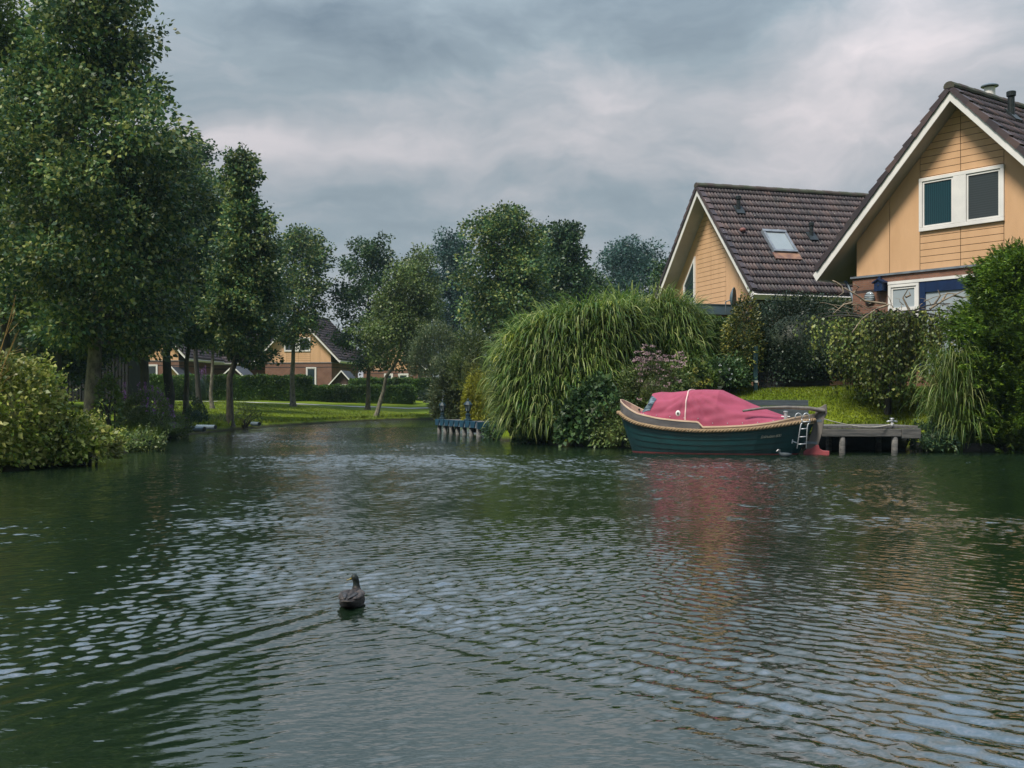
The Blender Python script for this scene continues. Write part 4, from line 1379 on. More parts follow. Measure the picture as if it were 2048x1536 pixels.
def weeping_tree():
    d = 34.8
    r = np.random.default_rng(70)
    px = 1775
    bx = gx(px, d)
    g = H(bx, d)
    root = thing('weeping_birch', 'weeping tree with hanging leafy strands and bare top branches above the lawn', 'tree', (bx, d, g))
    L2 = lambda x_, y_, dy=0.0: np.array([gx(x_, d) - bx, dy, CAMH + (HOR - y_) / F * d - g])
    parts = [tube(np.stack([np.array([0, 0, -0.2]), L2(1778, 740), L2(1768, 680), L2(1772, 640)]), np.array([0.12, 0.10, 0.09, 0.07]), 8)]
    tips = []
    for k in range(26):
        a = r.uniform(0, 6.283)
        s = np.array([0, 0, L2(px, r.uniform(640, 665))[2]])
        rx, ry = r.uniform(0.6, 1.0) * 2.35, r.uniform(0.6, 1.0) * 1.7
        top = L2(px, r.uniform(608, 640))[2]
        e = np.array([math.cos(a) * rx, math.sin(a) * ry, top - r.uniform(0.0, 0.5)])
        m = np.array([math.cos(a) * rx * 0.45, math.sin(a) * ry * 0.45, top + 0.1])
        pts = [(1 - t) ** 2 * s + 2 * t * (1 - t) * m + t * t * e for t in np.linspace(0, 1, 7)]
        parts.append(tube(np.array(pts), np.linspace(0.045, 0.010, 7), 5))
        tips.append(pts)
    # pale bare branches
    bare = []
    for pts in ([(1755, 612), (1715, 606), (1692, 590), (1668, 577), (1652, 574)], [(1668, 577), (1655, 570), (1651, 566)], [(1692, 590), (1700, 580), (1690, 573)], [(1668, 577), (1672, 590), (1660, 598)],
                [(1690, 610), (1670, 614), (1652, 632)], [(1840, 622), (1868, 605), (1885, 596), (1915, 582)], [(1868, 605), (1880, 590), (1895, 592)], [(1800, 625), (1790, 600), (1797, 582)],
                [(1850, 618), (1862, 596), (1858, 584)], [(1885, 596), (1905, 600), (1925, 596)], [(1760, 614), (1735, 622), (1712, 640), (1690, 668)], [(1790, 600), (1800, 596), (1803, 588)]):
        P = np.array([L2(x_, y_, r.normal(-0.8, 0.1)) for x_, y_ in pts])
        bare.append(tube(P, np.linspace(0.038, 0.012, len(P)), 6))
    for k in range(46):
        x0, y0 = r.uniform(1660, 1900), r.uniform(605, 640)
        P = [L2(x0, y0, -0.6)]
        dx, dy = r.normal(0, 9), r.uniform(-9, 3)
        for q in range(3):
            P.append(L2(x0 + dx * (q + 1) + r.normal(0, 2), y0 + dy * (q + 1) + 2.0 * q * q, -0.6))
        bare.append(tube(np.array(P), np.linspace(0.014, 0.005, 4), 4))
    V, Fq = join(bare)
    fast('bare_branches', V, Fq, M['twig'], root, smooth=True)
    # strands
    Ps, Ds, st = [], [], []
    for k in range(430):
        pts = tips[r.integers(len(tips))]
        p = pts[r.integers(2, 7)] + np.array([r.normal(0, 0.25), r.normal(0, 0.25), 0])
        xpx = 1024 + (p[0] + bx) / d * F
        lowlim = np.interp(xpx, [1630, 1680, 1740, 1800, 1850, 1900], [690, 775, 800, 800, 760, 690])
        zl = L2(px, lowlim + r.normal(0, 14))[2]
        ln = max(0.3, (p[2] - zl) * r.uniform(0.45, 1.0))
        m = int(ln / 0.045)
        t = np.sort(r.uniform(0, 1, m))
        sway = np.array([r.normal(0, 0.12), r.normal(0, 0.12)])
        q = np.stack([p[0] + sway[0] * t + r.normal(0, 0.05, m), p[1] + sway[1] * t + r.normal(0, 0.05, m), p[2] - ln * t], 1)
        Ps.append(q)
        Ds.append(r.normal(0, 0.5, q.shape) + np.array([0, 0, -0.8]))
        st.append(tube(np.stack([p, p + np.array([sway[0] * .5, sway[1] * .5, -ln * .5]), p + np.array([sway[0], sway[1], -ln])]), 0.006, 3))
    P, D = np.concatenate(Ps), np.concatenate(Ds)
    s = 0.105 * r.uniform(0.6, 1.3, len(P))
    V, Fq = leaf_quads(P, D, s, s * 0.75, r, 0.2)
    fast('crown', V, Fq, M['leaf_birch'], root)
    V, Fq = join(parts + st)
    fast('trunk', V, Fq, M['bark_dark'], root, smooth=True)


weeping_tree()
bush('added_shade_shrub', 'dark shrub added as shade behind the weeping tree, against the brick wall', 'shrub', 1790, 38.4, (1680, 655, 1900, 775), 0.8, 7000, 0.11, 'leaf_ivy', 62, lump=0.2)  # added dark leaf mass standing in for the shade before the bricks


def spray_conifer():
    """big bright evergreen on the right edge: fronds of narrow scale sprays"""
    d = 32.0
    r = np.random.default_rng(80)
    px = 2000
    bx = gx(px, d)
    g = H(bx, d)
    root = thing('evergreen_shrub', 'big bright green evergreen with feathery sprays at the right edge', 'conifer', (bx, d, g))
    ys = np.array([520, 545, 595, 660, 730, 800, 860, 905])
    lf = np.array([1995, 1950, 1915, 1890, 1893, 1905, 1915, 1925]) + 22
    zt = CAMH + (HOR - ys) / F * d - g
    rx = (2075 - lf) / F * d
    cxs = (2075 - 1024) / F * d - bx
    n = 3600
    fr, fd = [], []
    z = r.uniform(zt[-1], zt[0], n)
    rr = np.interp(z, zt[::-1], rx[::-1]) * (0.93 + 0.09 * np.sin(z * 4.3 + 1.0) + r.normal(0, 0.05, n))
    a = r.uniform(math.pi * 0.55, math.pi * 2.0, n)
    lay = r.uniform(0.72, 1.0, n)
    C = np.stack([cxs + np.cos(a) * rr * lay, np.sin(a) * rr * lay * 0.70, z], 1)
    m = int(n * 0.18)
    zz = r.uniform(zt[1], zt[0] + 0.05, m)
    q = np.interp(zz, zt[::-1], rx[::-1]) * np.sqrt(r.uniform(0, 1, m))
    aa = r.uniform(0, 6.28, m)
    C = np.concatenate([C, np.stack([cxs + np.cos(aa) * q, np.sin(aa) * q, zz], 1)])
    O = np.concatenate([np.stack([np.cos(a), np.sin(a), np.full(n, 0.55)], 1), np.stack([np.cos(aa) * 0.5, np.sin(aa) * 0.5, np.full(m, 0.9)], 1)])
    O = unit(O * np.array([1, 1, 0.6]) + r.normal(0, 0.30, O.shape))
    k = 24
    N = len(C)
    t = r.uniform(0, 1, (N, k))
    Lf = r.uniform(0.24, 0.60, N)
    side = unit(np.cross(O, np.array([0, 0, 1.0])))
    sgn = np.where(r.uniform(0, 1, (N, k)) > 0.5, 1.0, -1.0)
    P = C[:, None, :] + O[:, None, :] * (t * Lf[:, None])[:, :, None] + np.array([0, 0, 1.0]) * (0.22 * t ** 2 - 0.14 * t)[:, :, None]
    D = O[:, None, :] * 0.8 + side[:, None, :] * (sgn * 0.7 * (1.1 - t))[:, :, None] + r.normal(0, 0.22, (N, k, 3)) + np.array([0, 0, -0.15])
    P, D = P.reshape(-1, 3), D.reshape(-1, 3)
    s = 0.15 * r.uniform(0.6, 1.3, len(P))
    V, Fq = leaf_quads(P, D, s, s * 0.24, r, 0.5)
    mb = MB()
    prof = [(max(0.05, w_ * 0.72), z_) for w_, z_ in zip(rx[::-1], zt[::-1])]
    cv = []
    sides = 16
    for w_, z_ in prof:
        for i in range(sides):
            b = 6.283 * i / sides
            cv.append((cxs + w_ * math.cos(b), w_ * 0.70 * math.sin(b), z_ - 0.1))
    cf = [(j * sides + i, j * sides + (i + 1) % sides, (j + 1) * sides + (i + 1) % sides, (j + 1) * sides + i) for j in range(len(prof) - 1) for i in range(sides)]
    V, Fq = join([(V, Fq), (np.array(cv), np.array(cf))])
    fast('foliage', V, Fq, M['leaf_thuja'], root)
    fast('stems', *tube(np.array([[cxs, 0, -0.3], [cxs, 0, zt[1]]]), np.array([0.12, 0.03]), 7), M['bark_dark'], root)


spray_conifer()


def blade_strips(P0, U, O, L, W, droop, r, segs=7):
    """arching grass leaves: start P0, first direction U, sag along O (unit, horizontal) and down"""
    n = len(P0)
    t = np.linspace(0, 1, segs + 1)
    pos = np.zeros((n, segs + 1, 3))
    pos[:, 0] = P0
    d0 = unit(U)
    for k in range(1, segs + 1):
        dk = unit(d0 + np.array([0, 0, -1.0]) * (droop[:, None] * (k / segs) ** 2.0) + O * 0.12 * (k / segs))
        pos[:, k] = pos[:, k - 1] + dk * (L / segs)[:, None]
    T = np.gradient(pos, axis=1)
    S = unit(np.cross(T, np.array([0, 0, 1.0]) + r.normal(0, 0.25, (n, 1, 3))))
    wd = (W[:, None] * np.array([0.6 if x == 0 else (1 - x ** 2.2) ** 0.7 + 0.02 for x in t])[None, :])[:, :, None] * 0.5
    A, B = pos + S * wd, pos - S * wd
    V = np.stack([A, B], 2).reshape(-1, 3)
    base = (np.arange(n) * (segs + 1) * 2)[:, None]
    k = np.arange(segs)[None, :] * 2
    Fq = np.stack([base + k, base + k + 1, base + k + 3, base + k + 2], -1).reshape(-1, 4)
    return V, Fq


def grass_clump(name, label, d, c_px, outline, depth_m, n, seed, lmat, top_n=0, L=(0.6, 1.15), W=(0.022, 0.042), upright=0.0, bias=(0.0, 0.0)):
    """ornamental grass. outline: (photo y, left, right)"""
    r = np.random.default_rng(seed)
    bx = gx(c_px, d)
    by = d + depth_m * 0.6
    g = H(bx, by)
    root = thing(name, label, 'ornamental grass', (bx, by, g))
    zz = np.array([CAMH + (HOR - y) / F * d - g for y, a, b in outline])
    xl = np.array([gx(a, d) - bx for y, a, b in outline])
    xr = np.array([gx(b, d) - bx for y, a, b in outline])
    o = np.argsort(zz)
    zz, xl, xr = zz[o], xl[o], xr[o]
    z = zz[0] + (zz[-1] - zz[0]) * r.uniform(0, 1, n) ** 0.85
    a = r.uniform(math.pi * 0.92, math.pi * 2.08, n)
    lay = r.uniform(0.80, 1.0, n)
    hw = np.interp(z, zz, (xr - xl) / 2)
    cx = np.interp(z, zz, (xr + xl) / 2)
    taper = np.interp(z, [zz[0], zz[-1]], [0.85, 0.55])
    # flattened super-ellipse so that the face is broad
    ca, sa = np.cos(a), np.sin(a)
    ex = np.sign(ca) * np.abs(ca) ** 0.75
    ey = np.sign(sa) * np.abs(sa) ** 0.75
    P = np.stack([cx + ex * hw * lay * 0.93, ey * depth_m * taper * lay, z - 0.25], 1)
    O = unit(np.stack([ca * 0.9, sa, 0 * ca], 1) + r.normal(0, 0.55, (n, 3)) * np.array([1, 1, 0]))
    O = unit(O + np.array([bias[0], bias[1], 0.0]))
    U = O * r.uniform(0.25, 0.8, n)[:, None] + np.array([0, 0, 1.0]) * (0.75 + upright)
    Ln = r.uniform(*L, n)
    Wn = r.uniform(*W, n)
    dr = r.uniform(0.8, 4.0, n) * (1 - 0.5 * upright)
    Vs = [blade_strips(P, U, O, Ln, Wn, dr, r)]
    # crown of leaves over the top
    m = int(n * 0.28)
    x = r.uniform(-1, 1, m)
    zt = zz[-1]
    k = r.uniform(0, 1, m)
    zq = np.interp(np.abs(x), [0, 1], [zt, zt])
    # height of the outline at this x
    zs = np.linspace(zz[0], zz[-1], 60)
    lx, rx = np.interp(zs, zz, xl), np.interp(zs, zz, xr)
    xx = r.uniform(xl.min(), xr.max(), m)
    ht = np.array([zs[np.where((lx <= q) & (rx >= q))[0]].max() if ((lx <= q) & (rx >= q)).any() else zz[0] for q in xx])
    P = np.stack([xx, r.uniform(-0.55, 0.5, m) * depth_m, ht - r.uniform(0.1, 0.45, m)], 1)
    O = unit(np.stack([r.normal(0, 1, m), r.normal(-0.6, 0.8, m), 0 * xx], 1))
    U = O * r.uniform(0.1, 0.5, m)[:, None] + np.array([0, 0, 1.0])
    Vs2 = blade_strips(P, U, O, r.uniform(0.45, 0.95, m), r.uniform(*W, m), r.uniform(1.2, 3.2, m), r)
    # stiff shoots
    q = top_n
    if q:
        xx = r.uniform(xl.min() * 0.75, xr.max() * 0.95, q)
        ht = np.array([zs[np.where((lx <= v) & (rx >= v))[0]].max() if ((lx <= v) & (rx >= v)).any() else zz[0] for v in xx])
        P = np.stack([xx, r.uniform(-0.4, 0.4, q) * depth_m, ht - 0.35], 1)
        O = unit(np.stack([r.normal(0, 1, q), r.normal(0, 1, q), 0 * xx], 1))
        U = O * 0.12 + np.array([0, 0, 1.0])
        Vs2 = join([Vs2, blade_strips(P, U, O, r.uniform(0.5, 0.85, q), r.uniform(0.018, 0.03, q), r.uniform(0, 0.35, q), r)])
    # dark inner mass of stems
    ns = 500
    sx = r.uniform(-0.8, 0.8, ns)
    sz = np.interp(np.abs(sx), [0, 1], [0.86, 0.55]) * zz[-1]
    xs_ = np.where(sx < 0, -sx * xl.min(), sx * xr.max())
    P = np.stack([xs_ * 0.8, r.uniform(-0.6, 0.6, ns) * depth_m, np.full(ns, min(zz[0], 0))], 1)
    O = unit(np.stack([sx, r.normal(0, 0.6, ns), 0 * sx], 1))
    Vs3 = blade_strips(P, O * 0.12 + np.array([0, 0, 1.0]), O, sz * r.uniform(0.7, 1.0, ns), np.full(ns, 0.05), np.full(ns, 0.1), r, 4)
    cz = (zz[0] + zz[-1]) / 2
    mb = MB().ball(((xl.min() + xr.max()) / 2, 0.15 * depth_m, cz - 0.1), ((xr.max() - xl.min()) / 2 * 0.74, depth_m * 0.62, (zz[-1] - zz[0]) / 2 * 0.84), 16, 10)
    V, Fq = join([Vs[0], Vs3, (np.array(mb.v), np.array(mb.f))])
    fast('leaves', V, Fq, M[lmat], root)
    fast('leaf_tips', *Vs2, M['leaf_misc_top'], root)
    return root


grass_clump('tall_grass', 'huge dome of drooping ornamental grass beside the boat bow', 37.0, 1120,
            [(865, 1015, 1225), (820, 998, 1250), (765, 995, 1270), (715, 1002, 1290), (678, 1030, 1295), (654, 1068, 1290), (636, 1125, 1280), (624, 1170, 1255)], 1.8, 8800, 90, 'leaf_misc', top_n=110, upright=0.40, L=(0.7, 1.75), W=(0.028, 0.056))
grass_clump('tall_grass', 'upright ornamental grass mass right of the drooping dome, behind pink flowers', 38.4, 1330,
            [(800, 1235, 1395), (740, 1222, 1412), (700, 1218, 1412), (660, 1215, 1405), (635, 1215, 1390), (622, 1225, 1370), (614, 1240, 1340)], 1.7, 5200, 91, 'leaf_misc', top_n=120, upright=0.6, L=(0.8, 1.8), W=(0.026, 0.052))
grass_clump('fountain_grass', 'smaller fountain grass at the right end of the wooden jetty', 31.8, 1905,
            [(880, 1888, 1950), (810, 1878, 1950), (765, 1880, 1945), (735, 1890, 1940), (720, 1902, 1935)], 0.6, 700, 92, 'leaf_misc', top_n=10, L=(0.9, 1.9), W=(0.016, 0.030), upright=0.45, bias=(-0.8, -0.5))


def agrimony():
    d = 35.9
    r = np.random.default_rng(95)
    o = bush('hemp_agrimony', 'pink flowering tall herb between the grass and the red boat cover', 'flowering plant', 1310, d, (1250, 715, 1378, 830), 0.7, 4200, 0.13, 'leaf_olive', 96, asp=0.3, up=0.3, lump=0.3, corek=0.55)
    bx = gx(1310, d)
    Vs = []
    for k in range(95):
        if k < 55:
            x_, y_ = r.uniform(1262, 1362), r.normal(722, 13)
        else:
            x_, y_ = r.uniform(1255, 1370), r.uniform(735, 800)
        c = np.array([gx(x_, d) - bx, r.uniform(-0.75, -0.2), CAMH + (HOR - y_) / F * d - o.location.z])
        m = 16
        P = c + r.normal(0, 1, (m, 3)) * np.array([0.045, 0.045, 0.018])
        Vs.append(leaf_quads(P, r.normal(0, 1, P.shape) + np.array([0, 0, 1.0]), 0.05, 0.045, r))
    V, Fq = join(Vs)
    fast('flower_heads', V, Fq, M['pinkfl'], o)


agrimony()


def hydrangea():
    d = 36.6
    r = np.random.default_rng(97)
    o = bush('hydrangea', 'small plant with pale yellow flower heads right of the pink herb', 'flowering plant', 1398, d, (1368, 728, 1424, 800), 0.35, 700, 0.15, 'leaf_lime', 98, asp=0.6, corek=0.4)
    bx = gx(1398, d)
    Vs = []
    for x_, y_ in ((1387, 741), (1380, 758), (1396, 768), (1410, 764), (1416, 765), (1384, 770)):
        c = np.array([gx(x_, d) - bx, -0.42, CAMH + (HOR - y_) / F * d - o.location.z])
        q = rdir(60, r)
        Vs.append(leaf_quads(c + q * np.array([0.06, 0.06, 0.075]), q, 0.05, 0.05, r))
    fast('flower_heads', *join(Vs), M['yellowfl'], o)
    d = 37.2
    Vs = []
    g = H(gx(1450, d), d)
    o = bush('white_flower_plant', 'small dark plant dotted with a few white blooms above the boat cover', 'flowering plant', 1450, d, (1430, 722, 1475, 778), 0.3, 500, 0.12, 'leaf_hydr', 99, asp=0.5, corek=0.3)
    bx = gx(1450, d)
    for x_, y_ in ((1436, 731), (1436, 744), (1453, 739), (1459, 750), (1456, 758)):
        c = np.array([gx(x_, d) - bx, -0.38, CAMH + (HOR - y_) / F * d - o.location.z])
        q = rdir(8, r)
        Vs.append(leaf_quads(c + q * 0.015, q + np.array([0, -1.0, 0.3]), 0.05, 0.04, r))
    fast('flower_heads', *join(Vs), M['whitefl'], o)


hydrangea()


def gold_twigs():
    d = 22.0
    r = np.random.default_rng(110)
    bx = gx(-25, d)
    g = H(bx, d)
    root = thing('bare_shrub', 'few bare golden twigs poking in at the left edge above the bush', 'twigs', (bx, d, g))
    parts = []
    for k in range(7):
        e = np.array([gx(r.uniform(-10, 40), d) - bx, r.normal(0, 0.3), CAMH + (HOR - r.uniform(580, 690)) / F * d - g])
        s = np.array([r.normal(-0.3, 0.1), r.normal(0, 0.1), 0.4])
        m = (s + e) / 2 + np.array([-0.15, 0, 0.15])
        parts.append(tube(np.stack([s, m, e]), np.array([0.014, 0.010, 0.004]), 4))
        for j in range(3):
            t = r.uniform(0.5, 0.9)
            p = s + (e - s) * t
            parts.append(tube(np.stack([p, p + np.array([r.normal(0.1, 0.1), r.normal(0, 0.1), r.uniform(0.05, 0.25)])]), np.array([0.006, 0.003]), 3))
    fast('twigs', *join(parts), M['twig_gold'], root)


gold_twigs()


# short grass on the lawns and rough grass on the banks
def lawn():
    r = np.random.default_rng(120)
    out = []
    for x0, x1, y0, y1, n, h0, h1 in ((4.5, 15, 32.8, 39, 52000, 0.03, 0.09), (-26, -2.2, 58, 91, 60000, 0.05, 0.10), (-19, -9.5, 24, 60, 34000, 0.06, 0.16)):
        x, y = r.uniform(x0, x1, n), r.uniform(y0, y1, n)
        s = shore_dist(x, y)
        k = s > 0.12
        x, y, s = x[k], y[k], s[k]
        z = hgt(x, y)
        h = r.uniform(h0, h1, len(x)) * np.where(s < 1.0, r.uniform(1.0, 3.2, len(x)), 1.0)
        P = np.stack([x, y, z - 0.01], 1)
        D = r.normal(0, 0.35, P.shape) + np.array([0, 0, 1.0])
        out.append(leaf_quads(P, D, h, np.maximum(0.016, h * 0.22) * (1 + y / 80), r, 0.0))
    V, Fq = join(out)
    o = fast('grass', V, Fq, M['grass'])
    tag(o, 'short green grass of the lawns and banks', 'grass', kind='stuff')


lawn()

# ------------------------------------------------------------------ boat
BOW = np.array([3.20, 32.25])
BA = np.array([0.938, -0.346])             # bow to stern
BN = np.array([-0.346, -0.938])            # towards the camera
BL = 5.75


def boat():
    root = thing('sloop', 'dark green sloop with a raspberry red cover and tan rope fender, moored by the bank', 'boat', (BOW[0], BOW[1], 0), math.atan2(BA[1], BA[0]))
    root.scale = (0.955, 1, 1)
    # local: x from bow to stern, y positive away from camera (left of heading), near side is -y
    S_ = lambda s, pts: float(np.interp(s, [p[0] for p in pts], [p[1] for p in pts]))
    bpt = [(0, 0.05), (0.06, 0.28), (0.2, 0.48), (0.45, 0.66), (0.7, 0.78), (1.34, 0.98), (2.0, 1.07), (2.7, 1.10), (3.5, 1.09), (4.3, 0.99), (4.9, 0.82), (5.3, 0.62), (5.55, 0.42), (5.7, 0.20), (5.75, 0.04)]
    rpt = [(0, 1.13), (0.35, 0.95), (0.7, 0.83), (1.4, 0.72), (2.0, 0.67), (2.6, 0.645), (3.3, 0.66), (4.0, 0.70), (4.6, 0.77), (5.0, 0.83), (5.75, 0.95)]
    from numpy.polynomial import polynomial as _p
    def sm(pts):
        xs = np.linspace(0, BL, 116)
        ys = np.interp(xs, [p[0] for p in pts], [p[1] for p in pts])
        k = np.hanning(13); k /= k.sum()
        e = np.convolve(np.pad(ys, 6, mode='reflect', reflect_type='odd'), k, mode='valid')
        return lambda s: np.interp(s, xs, e)
    b_ = lambda s: np.maximum(0.02, np.interp(s, [p[0] for p in bpt], [p[1] for p in bpt]))
    r_ = sm(rpt)

    def raise_(s):      # bulwark above the rope: high at the bow, ends in a step
        hi = np.interp(s, [0, 0.7, 1.34, 2.5, 2.58, 2.72], [0.36, 0.27, 0.25, 0.235, 0.235, 0.10])
        return np.where(s > 2.72, 0.095 + 0.05 * sstep(4.4, 5.6, s), hi)

    n = 64
    ss = BL * (0.5 - 0.5 * np.cos(np.linspace(0, math.pi, n)))
    # planked hull
    m = 25
    fs = np.linspace(0, 1, m)
    V = []
    for side in (-1, 1):
        for s in ss:
            b, zr = float(b_(s)), float(r_(s))
            for f in fs:
                fx = 0.46 + s * (5.15 - 0.46) / BL
                x = s + (fx - s) * f ** 1.15
                y = b * (1 - 0.30 * f ** 1.8)
                z = zr * (1 - f) - 0.22 * f
                step = (f * 6) % 1.0
                y += 0.020 * step * (1 - abs(2 * s / BL - 1) ** 6)
                V.append((x, side * y, z))
    Fq = []
    for sd_ in range(2):
        o = sd_ * n * m
        for i in range(n - 1):
            for j in range(m - 1):
                a = o + i * m + j
                q = (a, a + m, a + m + 1, a + 1)
                Fq.append(q if sd_ else q[::-1])
    hm = pmat('hull_green', (0.005, 0.056, 0.062), (0.006, 0.040, 0.045), 2.0, 0.5, spec=0.35)
    me = MB().add(V, Fq)
    hull = me.build('hull', hm, root)
    # red boot stripe
    V = []
    for side in (-1, 1):
        for s in ss:
            b, zr = float(b_(s)), float(r_(s))
            for f0 in (0.03, -0.10):
                f = (zr - f0) / (zr + 0.22)
                fx = 0.46 + s * (5.15 - 0.46) / BL
                V.append((s + (fx - s) * f ** 1.15, side * (b * (1 - 0.30 * f ** 1.8) + 0.026), f0))
    Fq = []
    for sd_ in range(2):
        o = sd_ * n * 2
        for i in range(n - 1):
            Fq.append((o + i * 2, o + i * 2 + 2, o + i * 2 + 3, o + i * 2 + 1))
    redm = pmat('boot_red', (0.36, 0.075, 0.085), (0.25, 0.06, 0.07), 4, 0.5)
    MB().add(V, Fq).build('boot_stripe', redm, root)

    def rail(off_y, z_lo, z_hi, thick, name, m_, smooth=False, s0=0.0, s1=BL, cap=0.0):
        q = np.linspace(0, 1, 150)
        sq = s0 + (s1 - s0) * (0.5 - 0.5 * np.cos(q * math.pi)) if s0 == 0 and s1 == BL else s0 + (s1 - s0) * q
        V, Fq = [], []
        for side in (-1, 1):
            o = len(V)
            for s in sq:
                b = float(b_(s)) + off_y
                zl, zh = z_lo(s), z_hi(s)
                for yy, z in ((b, zl), (b + cap, zh), (b - thick, zh), (b - thick, zl)):
                    V.append((s, side * max(yy, 0.004), z))
            for i in range(len(sq) - 1):
                for j in range(4):
                    a, c = o + i * 4 + j, o + i * 4 + (j + 1) % 4
                    Fq.append((a, a + 4, c + 4, c))
        return MB().add(V, Fq).build(name, m_, root, smooth)

    wash = pmat('wash_strake', (0.155, 0.150, 0.155), (0.10, 0.098, 0.105), 4, 0.55, 0.2, 20, stretch=(0.3, 1, 1))
    cream = pmat('cream', (0.74, 0.56, 0.42), (0.66, 0.49, 0.36), 3, 0.4)
    rail(0.005, lambda s: float(r_(s)) + 0.02, lambda s: float(r_(s) + raise_(s)), 0.03, 'bulwark', wash, s0=0.0, s1=2.66, cap=0.03)
    rail(-0.028, lambda s: float(r_(s)) - 0.10, lambda s: float(r_(s) + raise_(s)) - 0.01, 0.03, 'inner_lining', cream)
    rail(0.045, lambda s: float(r_(s) + raise_(s)) - 0.005, lambda s: float(r_(s) + raise_(s)) + 0.035, 0.10, 'gunwale', cream)
    rail(0.015, lambda s: float(r_(s)) + 0.03, lambda s: float(r_(s) + raise_(s)) - 0.006, 0.05, 'sheer_plank', cream, s0=2.72, s1=BL)
    # foredeck and stern deck
    V, Fq = [], []
    for s in np.linspace(0.05, 1.2, 14):
        b = float(b_(s)) - 0.05
        z = float(r_(s)) * 0.55 + 0.32
        V += [(s, -b, z), (s, b, z)]
    Fq = [(2 * i, 2 * i + 2, 2 * i + 3, 2 * i + 1) for i in range(13)]
    MB().add(V, Fq).build('foredeck', wash, root)
    V = []
    sq = np.linspace(4.55, 5.72, 14)
    for s in sq:
        b = max(0.01, float(b_(s)) - 0.05)
        z = float(r_(s)) + 0.07
        V += [(s, -b, z), (s, b, z)]
    MB().add(V, Fq).build('stern_deck', cream, root)
    # twisted rope fender
    K = 900
    q = np.linspace(0, 1, K)
    path = np.concatenate([np.stack([BL * (1 - q) + 0 * q, -(b_(BL * (1 - q)) + 0.05), r_(BL * (1 - q))], 1)[:-1], np.stack([BL * q, (b_(BL * q) + 0.05), r_(BL * q)], 1)])
    path = np.concatenate([path, path[:1]])
    # even spacing with rounded ends
    path[np.abs(path[:, 0]) < 0.02, 0] -= 0.07
    seg = np.r_[0, np.cumsum(np.linalg.norm(np.diff(path, axis=0), axis=1))]
    t = np.linspace(0, seg[-1], 1500)
    path = np.stack([np.interp(t, seg, path[:, i]) for i in range(3)], 1)
    kk = np.hanning(15); kk /= kk.sum()
    path = np.stack([np.convolve(np.pad(path[:, i], 7, mode='wrap'), kk, mode='valid') for i in range(3)], 1)
    T = unit(np.gradient(path, axis=0))
    A = unit(np.cross(T, np.array([0, 0, 1.0])))
    B = np.cross(A, T)
    parts = []
    for st in range(3):
        ph = t * 2 * math.pi / 0.30 + st * 2.0944
        P = path + A * (np.cos(ph) * 0.029)[:, None] + B * (np.sin(ph) * 0.029)[:, None]
        parts.append(tube(P, 0.034, 6))
    rope = pmat('rope_tan', (0.33, 0.235, 0.14), (0.23, 0.16, 0.095), 12, 0.9, 0.5, 60)
    V, Fq = join(parts)
    fast('rope_fender', V, Fq, rope, root, smooth=True)

    # cover
    topz = [(0.62, 0.98), (0.8, 1.26), (1.06, 1.70), (1.25, 1.735), (1.7, 1.74), (2.0, 1.76), (2.2, 1.79), (2.6, 1.80), (3.08, 1.785), (3.5, 1.60), (4.0, 1.38), (4.5, 1.20), (4.85, 1.08), (5.0, 1.0)]
    wtop = [(0.62, 0.05), (0.8, 0.28), (1.06, 0.42), (1.7, 0.50), (2.2, 0.60), (3.08, 0.60), (3.6, 0.52), (4.3, 0.35), (5.0, 0.05)]

    def cover_pt(s, u, out=0.0):
        """u from -1 (near gunwale) over the top to +1"""
        s = float(s)
        zt = float(np.interp(s, *zip(*topz)))
        b = max(0.05, float(b_(s)) - 0.03)
        zb = float(r_(s) + raise_(s)) + 0.02
        if s > 4.7:
            b *= float(np.interp(s, [4.7, 5.0], [1, 0.35]))
        zt = max(zt, zb + 0.02)
        wt = min(float(np.interp(s, *zip(*wtop))), b * 0.95)
        au = abs(u)
        sg = -1 if u < 0 else 1
        if au < 0.40:
            k = au / 0.40
            y = wt * k
            z = zt - 0.05 * k ** 2.2
        else:
            k = (au - 0.40) / 0.60
            bul = 0.11 * math.sin(math.pi * k) * (1 - 0.6 * abs(s - 2.2) / 2.8)
            y = wt + (b - wt) * k + bul
            z = (zt - 0.05) + (zb - zt + 0.05) * k ** 1.05
        # folds: drawn tight away from the hoop, sagging between hoop and edge
        if au > 0.2:
            e = min(1, (au - 0.2) / 0.4) * (1 - max(0, (au - 0.85) / 0.15))
            th = math.atan2((au - 0.40) * 2.2, abs(s - 2.2) + 0.02)
            ds = math.hypot((au - 0.40) * 2.2, s - 2.2)
            fan = 0.065 * (abs(math.sin((9.0 if s > 2.2 else 6.5) * th + 0.4)) ** 0.6 - 0.6) * math.exp(-((ds - 0.5) / 0.75) ** 2)
            w2 = math.sin(15.0 * (au - 0.10 * (s - 2.2)) + 2.3 * s) * 0.020 + 0.012 * math.sin(31.0 * au + 6.0 * s)
            sag = -0.09 * math.exp(-((s - 3.5) / 0.6) ** 2) * math.exp(-((au - 0.52) / 0.14) ** 2) + 0.05 * math.exp(-((s - 3.6) / 0.7) ** 2) * math.exp(-((au - 0.72) / 0.08) ** 2)
            rad = e * (fan + w2) + sag
            rad -= 0.07 * math.exp(-((s - 1.62 - 0.5 * (au - 0.45)) / 0.20) ** 2) * math.exp(-((au - 0.45) / 0.25) ** 2)
        else:
            rad = -0.03 * math.exp(-((s - 1.7) / 0.3) ** 2)
        y += rad * 0.8
        z += rad * 0.6
        return np.array([s, sg * (y + out * 0.8), z + out * 0.6])

    sv = np.unique(np.concatenate([np.linspace(0.62, 5.0, 120), [1.06, 2.2, 3.08]]))
    uv = np.linspace(-1, 1, 71)
    V = np.array([cover_pt(s, u) for s in sv for u in uv])
